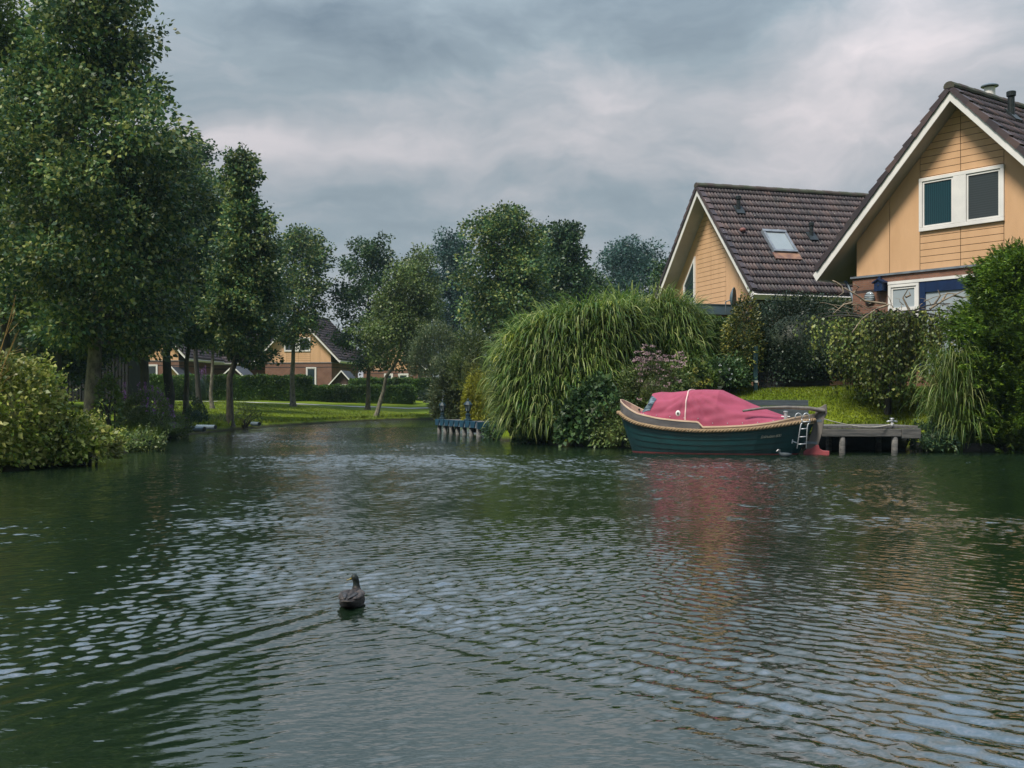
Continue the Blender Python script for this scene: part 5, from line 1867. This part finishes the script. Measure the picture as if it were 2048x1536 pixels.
    a = (np.arange(len(sv) - 1)[:, None] * len(uv) + np.arange(len(uv) - 1)[None, :]).ravel()
    Fq = np.stack([a, a + len(uv), a + len(uv) + 1, a + 1], 1)
    red = pmat('cover_red', (0.325, 0.062, 0.112), (0.265, 0.049, 0.090), 1.5, 0.75, 0.15, 90, spec=0.3)
    cov = fast('cover', V, Fq, red, root, smooth=True)
    # transparent window in the front corner
    wv = [(s, u) for s in np.linspace(0.76, 1.14, 9) for u in np.linspace(-0.86, -0.46, 9)]
    pts = []
    qa, qb, qc, qd = (np.array(v_) for v_ in ((0.80, -0.84), (1.05, -0.42), (1.26, -0.56), (1.10, -0.86)))
    for i in range(9):
        for j in range(9):
            k, l = i / 8, j / 8
            s_, u_ = (qa * (1 - k) + qb * k) * (1 - l) + (qd * (1 - k) + qc * k) * l
            pts.append(cover_pt(s_, u_, 0.018))
    fq = [(i * 9 + j, i * 9 + j + 1, i * 9 + j + 10, i * 9 + j + 9) for i in range(8) for j in range(8)]
    m_, t_ = base_mat('clear_vinyl')
    tcn = t_.n('ShaderNodeTexCoord')
    mp = t_.n('ShaderNodeMapping', ins={0: tcn.outputs['Object'], 2: (0, R(35), 0), 3: (2.5, 2.5, 9)})
    nz = t_.n('ShaderNodeTexNoise', ins={'Vector': mp.outputs[0], 'Scale': 1.2, 'Detail': 2.0})
    pr = t_.n('ShaderNodeBsdfPrincipled', ins={'Base Color': t_.ramp(nz.outputs[0], [(0.40, (0.025, 0.045, 0.06)), (0.55, (0.14, 0.19, 0.22)), (0.65, (0.05, 0.075, 0.09))]), 'Roughness': 0.15})
    bm = t_.n('ShaderNodeBump', ins={'Strength': 0.6, 'Distance': 0.03, 'Height': nz.outputs[0]})
    t_.link(bm.outputs[0], pr.inputs['Normal'])
    t_.n('ShaderNodeOutputMaterial', ins={0: pr.outputs[0]})
    MB().add(pts, fq).build('cover_window', m_, cov, smooth=True)
    # pale piping over the hoop, snaps, round vent
    pip = pmat('piping', (0.72, 0.50, 0.48), (0.66, 0.46, 0.44))
    V, Fq = tube(np.array([cover_pt(2.2, u, 0.012) for u in np.linspace(-0.99, 0.99, 60)]), 0.022, 6)
    fast('piping', V, Fq, pip, cov, smooth=True)
    mb = MB()
    for s in np.arange(0.9, 4.8, 0.42):
        p = cover_pt(s, -0.95, 0.012)
        mb.ball(p, 0.014, 8, 5)
    mb.build('snap_fasteners', M['steel'], cov, smooth=True)
    p = cover_pt(1.98, -0.86, 0.02)
    MB().ball(p, (0.075, 0.03, 0.085), 14, 8).build('round_vent', M['white'], cov, smooth=True)
    p2 = p + np.array([0, -0.03, 0])
    MB().ball(p2, (0.03, 0.015, 0.036), 12, 6).build('vent_hole', M['black'], cov, smooth=True)

    # bollards
    for s, y, hgt_ in ((0.86, 0.12, 0.30), (5.0, -0.60, 0.25)):
        z = float(r_(s)) + (0.16 if s < 1 else 0.08)
        mb = MB().lathe([(0.05, z), (0.05, z + hgt_), (0.066, z + hgt_ + 0.004), (0.066, z + hgt_ + 0.03), (0.04, z + hgt_ + 0.04)], s, y, 14)
        mb.tube([(s - 0.12, y, z + hgt_ * 0.55), (s + 0.12, y, z + hgt_ * 0.55)], 0.014, 8)
        mb.build('bollard', M['steel'], root, smooth=False)
    # fairlead eyes inside the bow
    MB().ball((0.42, float(b_(0.42)) - 0.075, 1.22), (0.03, 0.012, 0.03), 10, 6).build('fairlead', M['black'], root)

    # rudder, tiller
    wood = pmat('rudder_wood', (0.185, 0.165, 0.150), (0.125, 0.115, 0.108), 3, 0.75, 0.3, 18, stretch=(2.5, 1, 0.3))
    rud = [(5.50, 0.10), (5.83, 0.20), (5.97, 0.62), (6.02, 1.0), (6.10, 1.14), (6.08, 1.37), (6.04, 1.385), (5.92, 1.31), (5.80, 1.28), (5.74, 1.0), (5.66, 0.62)]
    o = MB().prism(rud, -0.035, 0.035).build('rudder', wood, root, bevel=0.012)
    skeg = [(5.42, -0.15), (5.44, 0.08), (5.52, 0.14), (5.66, 0.17), (5.80, 0.265), (5.86, 0.26), (5.89, 0.16), (5.98, 0.11), (6.16, 0.10), (6.16, -0.15)]
    MB().prism(skeg, -0.05, 0.05).build('skeg', redm, o, bevel=0.012)
    mb = MB()
    for z, a, b2 in ((0.93, 5.52, 5.95), (0.32, 5.35, 5.82)):
        mb.box(a, b2, -0.042, 0.042, z - 0.035, z + 0.035)
    mb.build('pintle', M['zinc'], o)
    P = np.array([(6.02, -0.04, 1.20), (5.6, -0.22, 1.27), (5.0, -0.48, 1.30), (4.4, -0.76, 1.28), (3.85, -1.02, 1.20)])
    tt = np.linspace(0, 4, 30)
    P = np.stack([np.interp(tt, range(5), P[:, i]) for i in range(3)], 1)
    V, Fq = tube(P, np.linspace(0.052, 0.026, 30), 8)
    V[:, 2] = (V[:, 2] - np.repeat(P[:, 2], 8)) * 1.15 + np.repeat(P[:, 2], 8)
    fast('tiller', V, Fq, wood, o, smooth=True)
    # stainless swimming ladder on the near quarter
    lad = MB()
    def lp(px, py, dd=0.0):
        d = 29.35 + dd
        wp = at(px, py, d)
        rel = wp[:2] - BOW
        return np.array([rel @ BA / 0.955, -(rel @ BN), wp[2]])
    for a_ in (0.0, 0.10):
        lad.tube([lp(1606 + 14 * (a_ > 0), 844, 0.02), lp(1602 + 14 * (a_ > 0), 849), lp(1600.5 + 14 * (a_ > 0), 856), lp(1594 + 18.5 * (a_ > 0), 897)], 0.016, 8)
    lad.tube([lp(1605, 843.5), lp(1621, 843.5)], 0.016, 8)
    for y_ in (858, 874, 888.5):
        k = (y_ - 856) / 41
        lad.tube([lp(1600.5 - 6.5 * k, y_), lp(1616 - 2.5 * k, y_ - 0.8)], 0.013, 8)
    for cx_ in (1597, 1612.5):
        lad.tube([lp(cx_ + 6.6 * math.cos(a), 835.5 - 9 * math.sin(a), 0.05) for a in np.linspace(-0.35, math.pi + 0.1, 14)] , 0.015, 8)
    lad.tube([lp(1603.5, 838), lp(1605, 845)], 0.015, 8).tube([lp(1619, 838), lp(1620, 845)], 0.015, 8)
    lad.build('ladder', M['steel'], root, smooth=True)
    MB().tube([lp(1585, 883), lp(1594, 886)], 0.016, 6).tube([lp(1586, 879), lp(1584, 887)], 0.016, 6).build('exhaust_fitting', M['zinc'], root)
    # name on the quarter
    cu = bpy.data.curves.new('name_lettering', 'FONT')
    cu.body = 'Enkhuizen 600'
    cu.size = 0.108
    cu.shear = 0.45
    cu.extrude = 0.001
    cu.space_character = 0.86
    cu.align_x = 'LEFT'
    tmp = bpy.data.objects.new('tmp_name', cu)
    COL.objects.link(tmp)
    dg = bpy.context.evaluated_depsgraph_get()
    me = bpy.data.meshes.new_from_object(tmp.evaluated_get(dg))
    bpy.data.objects.remove(tmp)
    co = np.zeros(len(me.vertices) * 3)
    me.vertices.foreach_get('co', co)
    co = co.reshape(-1, 3)
    # wrap on the planking, following the rise of the sheer
    f = lambda s, z: None
    s0 = 4.34
    out = np.zeros_like(co)
    for i, (x_, y_, z_) in enumerate(co):
        s = s0 + x_
        zz = 0.455 + 0.09 * x_ + y_
        zr = float(r_(s))
        fr = min(1, max(0, (zr - zz) / (zr + 0.22)))
        # invert the rake so that x lands where we want it
        fx = 0.46 + s * (5.15 - 0.46) / BL
        sx = s + (s - fx) * fr ** 1.15
        out[i] = (s, -(float(b_(min(BL, sx))) * (1 - 0.30 * fr ** 1.8) + 0.030 + z_), zz)
    me.vertices.foreach_set('co', out.ravel())
    me.update()
    link('name_lettering', me, pmat('lettering', (0.42, 0.42, 0.34)), root)
    return root


boat()


def mooring_line():
    root = thing('mooring_line', 'pale rope sagging from the boat stern to the jetty cleat', 'rope', (8.6, 30.3, 0))
    a, b = at(1648, 838, 30.1), at(1787, 847, 31.0)
    P = []
    for t in np.linspace(0, 1, 24):
        p = a * (1 - t) + b * t
        p[2] -= 0.17 * 4 * t * (1 - t) * (0.6 + 0.5 * t)
        P.append(p - np.array([8.6, 30.3, 0]))
    V, Fq = tube(np.array(P), 0.013, 6)
    fast('rope', V, Fq, pmat('line_white', (0.62, 0.58, 0.52)), root, smooth=True)


mooring_line()


# ------------------------------------------------------------------ jetties, boards, lanterns
def jetty_right():
    d = 31.0
    x0, x1 = gx(1644, d), gx(1836, d)
    root = thing('wooden_jetty', 'weathered grey wooden jetty on posts behind the boat stern', 'jetty', ((x0 + x1) / 2, d, 0))
    hw = (x1 - x0) / 2
    mb = MB()
    n = 19
    for k in range(n):
        a = -hw + 0.02 + k * (2 * hw) / n
        mb.box(a, a + 2 * hw / n - 0.012, 0.02, 2.1, 0.705, 0.775)
    mb.build('deck_boards', M['timber_grey'], root, bevel=0.006)
    MB().box(-hw, hw - 0.48, -0.06, 0.02, 0.47, 0.69).build('front_beam', M['timber_grey'], root, bevel=0.01)
    MB().box(hw - 0.475, hw + 0.05, -0.10, 0.02, 0.42, 0.695).build('end_beam', M['timber_grey'], root, bevel=0.01)
    for px, r_ in ((1685, 0.085), (1790, 0.09)):
        x = gx(px, d) - (x0 + x1) / 2
        MB().lathe([(r_ * 1.05, -0.8), (r_, 0.0), (r_ * 0.97, 0.468)], x, 0.03, 12).build('post', M['timber_grey'], root, smooth=True)
        MB().lathe([(r_ * 1.05, -0.8), (r_, 0.0), (r_ * 0.97, 0.70)], x + 0.1, 1.7, 12).build('post', M['timber_grey'], root, smooth=True)
    x = gx(1789, d) - (x0 + x1) / 2
    mb = MB().lathe([(0.06, 0.776), (0.035, 0.80), (0.03, 0.90), (0.05, 0.92), (0.05, 0.94)], x, 0.2, 12)
    mb.tube([(x - 0.15, 0.2, 0.885), (x - 0.07, 0.2, 0.90), (x + 0.07, 0.2, 0.90), (x + 0.15, 0.2, 0.885)], 0.024, 8)
    mb.lathe([(0.035, 0.94), (0.065, 0.965), (0.06, 0.985), (0.02, 0.99)], x, 0.2, 12)
    mb.build('cleat', M['steel'], root, smooth=True)


jetty_right()


def revetment():
    """boards along the waterline"""
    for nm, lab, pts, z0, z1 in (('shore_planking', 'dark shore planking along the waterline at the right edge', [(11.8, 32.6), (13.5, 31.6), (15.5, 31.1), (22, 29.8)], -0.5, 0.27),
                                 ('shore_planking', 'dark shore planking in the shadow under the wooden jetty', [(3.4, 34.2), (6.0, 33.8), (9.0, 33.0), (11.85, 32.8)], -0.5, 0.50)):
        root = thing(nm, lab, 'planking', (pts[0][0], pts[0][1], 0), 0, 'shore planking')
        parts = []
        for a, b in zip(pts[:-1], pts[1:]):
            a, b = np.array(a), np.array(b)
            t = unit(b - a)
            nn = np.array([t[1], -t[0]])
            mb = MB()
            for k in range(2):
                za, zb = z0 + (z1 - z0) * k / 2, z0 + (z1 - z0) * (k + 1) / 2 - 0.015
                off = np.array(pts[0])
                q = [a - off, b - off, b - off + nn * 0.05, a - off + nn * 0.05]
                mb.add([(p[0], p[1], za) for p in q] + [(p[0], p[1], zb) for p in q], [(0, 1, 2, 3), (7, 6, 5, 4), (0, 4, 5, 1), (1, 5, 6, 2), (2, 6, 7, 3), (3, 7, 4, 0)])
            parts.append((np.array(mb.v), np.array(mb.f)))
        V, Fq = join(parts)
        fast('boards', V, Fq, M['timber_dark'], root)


revetment()


def terrace_board():
    d = 34.75
    x0, x1 = gx(1470, d), gx(1617, d)
    root = thing('retaining_board', 'blue grey retaining board holding the little lawn terrace behind the cover', 'retaining wall', (x0, d, 1.2))
    mb = MB().box(0, x1 - x0, 0, 0.06, -0.4, 0.10).box(0, x1 - x0, -0.004, 0.056, 0.115, 0.30)
    mb.build('boards', M['board_blue'], root, bevel=0.006)


terrace_board()


def garden_bits():
    d = 37.6
    g = H(gx(1511, d), d)
    root = thing('fence_post', 'dark teal post with a small pale tag beside the dark shrub', 'post', (gx(1511, d), d, g))
    tp = CAMH + (HOR - 692) / F * d - g
    MB().box(-0.07, 0.07, -0.05, 0.05, -0.3, tp).build('post', pmat('teal_post', (0.012, 0.045, 0.052)), root, bevel=0.01)
    z = CAMH + (HOR - 763) / F * d - g
    MB().box(-0.05, 0.07, -0.062, -0.052, z - 0.04, z + 0.03).build('tag', M['pot'], root)
    d = 37.9
    x0, x1 = gx(1518, d), gx(1660, d)
    g = H((x0 + x1) / 2, d)
    root = thing('board_fence', 'low dark board fence in the shade under the dark rounded shrub', 'fence', ((x0 + x1) / 2, d, g))
    mb = MB()
    for k in range(4):
        mb.box(-(x1 - x0) / 2, (x1 - x0) / 2, 0, 0.04, -0.1 + k * 0.17, 0.06 + k * 0.17)
    mb.build('boards', M['timber_dark'], root, bevel=0.006)
    d = 36.9
    g = H(gx(1437, d), d)
    root = thing('flower_pot', 'small white flower pot on the lawn edge above the boat cover', 'flower pot', (gx(1437, d), d, CAMH + (HOR - 780) / F * d))
    MB().lathe([(0.075, -0.3), (0.085, 0.0), (0.10, 0.07), (0.135, 0.075), (0.14, 0.13), (0.12, 0.13), (0.11, 0.10)], 0, 0, 16).build('pot', M['pot'], root, smooth=False)
    r = np.random.default_rng(5)
    q = rdir(240, r)
    q[:, 2] = np.abs(q[:, 2])
    fast('plant', *leaf_quads(q * np.array([0.14, 0.14, 0.25]) + np.array([0, 0, 0.11]), q + np.array([0, 0, 0.4]), 0.09, 0.03, r), M['leaf_grey'], root)


garden_bits()


def jetty_blue():
    A, B = np.array([-3.52, 50.9]), np.array([-1.45, 45.2])
    t = unit(B - A)
    nn = np.array([-t[1], t[0]])            # away from the water
    L = float(np.linalg.norm(B - A))
    root = thing('blue_jetty', 'little jetty with blue edge blocks and grey posts on the corner', 'jetty', (A[0], A[1], 0), math.atan2(t[1], t[0]))
    # local x along front edge, y inland (+y = left of x direction)
    MB().box(-0.05, L + 0.1, 0.06, 2.4, 0.52, 0.60).build('deck', M['timber_grey'], root)
    mb, mb2 = MB(), MB()
    n = 8
    for k in range(n):
        a = k * L / n
        mb.prism([(a + 0.02, 0.34), (a + L / n - 0.22, 0.34), (a + L / n - 0.06, 0.62), (a + 0.02, 0.62)], -0.05, 0.055)
        mb2.prism([(a + L / n - 0.20, 0.34), (a + L / n - 0.02, 0.34), (a + L / n - 0.02, 0.58)], -0.02, 0.055)
    mb.build('edge_blocks', M['jetty_blue'], root, bevel=0.012)
    mb2.build('edge_gaps', M['lead'], root)
    MB().box(L + 0.05, L + 0.12, 0.0, 2.3, 0.30, 0.60).build('side_board', M['jetty_blue'], root)
    for k in range(7):
        x = 0.25 + k * (L - 0.3) / 6
        MB().lathe([(0.10, -0.9), (0.095, 0.33)], x, 0.10, 10).build('post', M['timber_grey'], root, smooth=True)
    for k in range(4):
        MB().lathe([(0.10, -0.9), (0.095, 0.33)], L + 0.08, 0.75 + k * 0.6, 10).build('post', M['timber_grey'], root, smooth=True)

    def lantern(px, d, top, bot, label):
        x, y = gx(px, d), d
        lr = thing('dock_lantern', label, 'lantern', (x, y, 0.60), 0.3, 'lanterns on the blue jetty')
        h = (bot - top) / F * d
        k = h / 0.85
        pm = pmat('lantern_paint', (0.008, 0.030, 0.044), (0.007, 0.022, 0.032), 8, 0.4)
        MB().lathe([(0.16 * k, 0), (0.15 * k, 0.06 * k), (0.10 * k, 0.09 * k), (0.085 * k, 0.22 * k), (0.11 * k, 0.25 * k), (0.06 * k, 0.28 * k), (0.055 * k, 0.34 * k), (0.10 * k, 0.37 * k)], 0, 0, 8).build('base', pm, lr)
        MB().lathe([(0.065 * k, 0.372 * k), (0.125 * k, 0.60 * k)], 0, 0, 6).build('glass', M['glass_pale'], lr)
        mb = MB()
        for i in range(6):
            a = 2 * math.pi * i / 6
            c, s_ = math.cos(a), math.sin(a)
            mb.tube([(0.078 * k * c, 0.078 * k * s_, 0.37 * k), (0.138 * k * c, 0.138 * k * s_, 0.605 * k)], 0.016 * k, 6)
        mb.build('frame', pm, lr)
        MB().lathe([(0.18 * k, 0.602 * k), (0.16 * k, 0.64 * k), (0.08 * k, 0.73 * k), (0.035 * k, 0.75 * k), (0.04 * k, 0.79 * k), (0.015 * k, 0.85 * k)], 0, 0, 8).build('roof', pm, lr)

    lantern(885, 51.2, 799, 838, 'dark lantern on the left end of the blue jetty')
    lantern(936, 46.9, 797, 843, 'dark lantern nearer the tall grass on the blue jetty')


jetty_blue()


def pipes():
    for px0, px1, py, d, lab in ((371, 409, 858.5, 50.5, 'longer grey drain pipe lying at the water, left of the pair'), (394, 431, 854.5, 51.5, 'grey drain pipe behind and right of the other at the water'),
                                 (504, 519, 848, 58.5, 'short dark grey drain pipe end further right on the bank')):
        a, b = at(px0, py + 1, d + 0.6), at(px1, py, d)
        a[2] = b[2] = 0.30
        k = (HOR - py) / F
        sc_ = (0.30 - CAMH) / (k * d)
        a[:2] *= sc_
        b[:2] *= sc_
        root = thing('drain_pipe', lab, 'pipe', a, 0, 'drain pipes on the left bank')
        V, Fq = tube(np.stack([np.zeros(3), b - a]), 0.105, 14)
        o = fast('pipe', V, Fq, M['pvc'], root, smooth=True)
        V, Fq = tube(np.stack([(b - a) * 0.985, (b - a) * 1.004]), 0.088, 14)
        MB().tube([(b - a) * 0.99, (b - a) * 1.003], 0.09, 14).build('opening', M['black'], root)


pipes()


# ------------------------------------------------------------------ birds
def loft(rings, sides=18):
    """rings: (centre, half width x, half height z, tilt axis dir) around local y-z spine"""
    V = []
    for c, w_, h_, T in rings:
        c = np.array(c, float)
        T = unit(np.array(T, float))
        A = unit(np.cross(T, np.array([0, 0, 1.0]))) if abs(T[2]) < 0.98 else np.array([1.0, 0, 0])
        B = np.cross(A, T)
        for i in range(sides):
            a = 2 * math.pi * i / sides
            V.append(c + A * w_ * math.cos(a) + B * h_ * math.sin(a))
    F_ = []
    n = len(rings)
    for j in range(n - 1):
        for i in range(sides):
            F_.append((j * sides + i, j * sides + (i + 1) % sides, (j + 1) * sides + (i + 1) % sides, (j + 1) * sides + i))
    F_.append(tuple(range(sides))[::-1])
    F_.append(tuple((n - 1) * sides + i for i in range(sides)))
    return V, F_


def feather_mat():
    m, t = base_mat('duck_feathers')
    tcn = t.n('ShaderNodeTexCoord')
    s = t.n('ShaderNodeSeparateXYZ', ins={0: tcn.outputs['Object']})
    vo = t.n('ShaderNodeTexVoronoi', ins={'Vector': t.n('ShaderNodeMapping', ins={0: tcn.outputs['Object'], 3: (38, 20, 38)}).outputs[0], 'Scale': 1.0})
    c = t.ramp(vo.outputs['Distance'], [(0.2, (0.005, 0.005, 0.005)), (0.55, (0.016, 0.013, 0.012)), (0.8, (0.055, 0.042, 0.036))])
    neck = t.maprange(s.outputs[2], 0.125, 0.150, 0.0, 1.0)
    nz = t.n('ShaderNodeTexNoise', ins={'Vector': tcn.outputs['Object'], 'Scale': 60.0, 'Detail': 3.0})
    hc = t.mix(nz.outputs[0], (0.008, 0.015, 0.016), (0.022, 0.028, 0.024))
    c = t.mix(neck, c, hc)
    p = t.n('ShaderNodeBsdfPrincipled', ins={'Base Color': c, 'Roughness': 0.6, 'Specular IOR Level': 0.3})
    bm = t.n('ShaderNodeBump', ins={'Strength': 0.5, 'Distance': 0.004, 'Height': vo.outputs['Distance']})
    t.link(bm.outputs[0], p.inputs['Normal'])
    t.n('ShaderNodeOutputMaterial', ins={0: p.outputs[0]})
    return m


def duck():
    root = thing('duck', 'brown duck swimming away with its head turned left', 'duck', (DUCK[0], DUCK[1], 0.0), R(-4))
    root.scale = (0.86, 0.86, 0.82)
    fm = feather_mat()
    rings = [((0, -0.255, 0.085), 0.008, 0.006, (0, 1, 0.1)), ((0, -0.22, 0.070), 0.045, 0.024, (0, 1, 0)), ((0, -0.16, 0.050), 0.075, 0.050, (0, 1, 0)), ((0, -0.08, 0.035), 0.098, 0.075, (0, 1, 0)),
             ((0, 0.01, 0.032), 0.105, 0.088, (0, 1, 0)), ((0, 0.09, 0.035), 0.098, 0.092, (0, 1, 0)), ((0, 0.15, 0.050), 0.074, 0.080, (0, 1, 0.35)), ((-0.002, 0.185, 0.085), 0.050, 0.056, (0, 0.8, 0.8)),
             ((-0.004, 0.195, 0.125), 0.033, 0.036, (0, 0.2, 1)), ((-0.006, 0.195, 0.16), 0.027, 0.030, (0, 0, 1)), ((-0.010, 0.193, 0.188), 0.029, 0.034, (-0.1, 0, 1)), ((-0.017, 0.190, 0.210), 0.032, 0.040, (-0.15, 0, 1)),
             ((-0.021, 0.189, 0.230), 0.028, 0.034, (-0.1, 0, 1)), ((-0.022, 0.189, 0.245), 0.016, 0.020, (0, 0, 1)), ((-0.022, 0.189, 0.250), 0.004, 0.004, (0, 0, 1))]
    V, F_ = loft(rings)
    body = MB().add(V, F_).build('body', fm, root, smooth=True)
    s = body.modifiers.new('smooth', 'SUBSURF')
    s.levels = s.render_levels = 2
    # folded wings: pale scapulars, dark primaries meeting in a V above the tail
    wp = pmat('wing_feathers', (0.014, 0.012, 0.011), (0.080, 0.062, 0.054), 45, 0.6, 0.3, 80, stretch=(1, 0.4, 1))
    wd = pmat('primaries', (0.018, 0.018, 0.020), (0.045, 0.042, 0.042), 30, 0.5)
    for sg in (-1, 1):
        rg = [((sg * 0.045, 0.10, 0.118), 0.012, 0.006, (0, -1, 0)), ((sg * 0.060, 0.06, 0.104), 0.042, 0.022, (0, -1, 0)), ((sg * 0.070, -0.01, 0.092), 0.048, 0.030, (0, -1, 0)),
              ((sg * 0.062, -0.09, 0.082), 0.040, 0.030, (sg * -0.2, -1, 0)), ((sg * 0.042, -0.16, 0.080), 0.026, 0.020, (sg * -0.3, -1, 0)), ((sg * 0.024, -0.20, 0.084), 0.008, 0.006, (sg * -0.3, -1, 0))]
        V, F_ = loft(rg, 12)
        wg = MB().add(V, F_).build('wing', wp, root, smooth=True)
        s = wg.modifiers.new('smooth', 'SUBSURF')
        s.levels = s.render_levels = 2
        rg = [((sg * 0.050, -0.06, 0.118), 0.020, 0.006, (sg * -0.25, -1, -0.1)), ((sg * 0.034, -0.14, 0.106), 0.018, 0.006, (sg * -0.25, -1, -0.1)), ((sg * 0.012, -0.225, 0.100), 0.007, 0.004, (sg * -0.25, -1, 0))]
        V, F_ = loft(rg, 10)
        MB().add(V, F_).build('primaries', wd, wg, smooth=True)
    bill = [((-0.040, 0.180, 0.206), 0.014, 0.013, (-1, -0.35, -0.3)), ((-0.058, 0.174, 0.199), 0.013, 0.008, (-1, -0.35, -0.3)), ((-0.078, 0.167, 0.193), 0.014, 0.006, (-1, -0.35, -0.2)), ((-0.086, 0.164, 0.191), 0.008, 0.003, (-1, -0.35, -0.2))]
    V, F_ = loft(bill, 12)
    MB().add(V, F_).build('bill', pmat('bill_yellow', (0.17, 0.13, 0.02), (0.10, 0.08, 0.02), 20, 0.4), root, smooth=True)
    MB().ball((-0.041, 0.170, 0.221), 0.0055, 8, 6).build('eye', M['black'], root, smooth=True)
    V, F_ = loft([((0, -0.19, 0.066), 0.055, 0.008, (0, -1, 0.2)), ((0, -0.27, 0.084), 0.042, 0.005, (0, -1, 0.2)), ((0, -0.30, 0.090), 0.015, 0.003, (0, -1, 0.2))], 12)
    MB().add(V, F_).build('tail', pmat('tail_feathers', (0.05, 0.045, 0.04), (0.12, 0.10, 0.085), 40), root, smooth=True)


duck()


def coot():
    p = at(1570, 908, 28.9)
    root = thing('coot', 'small black waterbird with a white bill floating under the boat stern', 'coot', (p[0], p[1], 0.0), R(65))
    rg = [((0, -0.19, 0.07), 0.01, 0.01, (0, 1, 0)), ((0, -0.13, 0.06), 0.06, 0.05, (0, 1, 0)), ((0, -0.03, 0.05), 0.088, 0.075, (0, 1, 0)), ((0, 0.07, 0.055), 0.075, 0.075, (0, 1, 0.2)), ((0, 0.12, 0.085), 0.045, 0.05, (0, 0.7, 0.8)),
          ((0, 0.14, 0.12), 0.03, 0.033, (0, 0.2, 1)), ((0, 0.145, 0.16), 0.034, 0.042, (0, 0.1, 1)), ((0, 0.145, 0.19), 0.025, 0.03, (0, 0, 1)), ((0, 0.145, 0.205), 0.006, 0.006, (0, 0, 1))]
    V, F_ = loft(rg)
    o = MB().add(V, F_).build('body', pmat('coot_black', (0.010, 0.020, 0.026), (0.02, 0.03, 0.036), 30, 0.6), root, smooth=True)
    s = o.modifiers.new('smooth', 'SUBSURF')
    s.levels = s.render_levels = 2
    V, F_ = loft([((0, 0.172, 0.188), 0.016, 0.024, (0, 1, -0.4)), ((0, 0.195, 0.165), 0.014, 0.018, (0, 1, -0.5)), ((0, 0.235, 0.145), 0.004, 0.005, (0, 1, -0.3))], 10)
    MB().add(V, F_).build('bill', M['white'], root, smooth=True)
    MB().ball((-0.03, 0.16, 0.172), 0.006, 8, 6).ball((0.03, 0.16, 0.172), 0.006, 8, 6).build('eye', M['black'], root, smooth=True)


coot()


# ------------------------------------------------------------------ thin air that lets the far trees fade a little
def haze():
    m, t = base_mat('haze')
    pv = t.n('ShaderNodeVolumePrincipled', ins={'Color': (0.60, 0.86, 1.0), 'Density': 0.0002, 'Anisotropy': 0.2})
    t.n('ShaderNodeOutputMaterial', ins={1: pv.outputs[0]})
    o = MB().box(-180, 180, -60, 230, -2.3, 27).build('haze', m)
    o['kind'] = 'stuff'


haze()
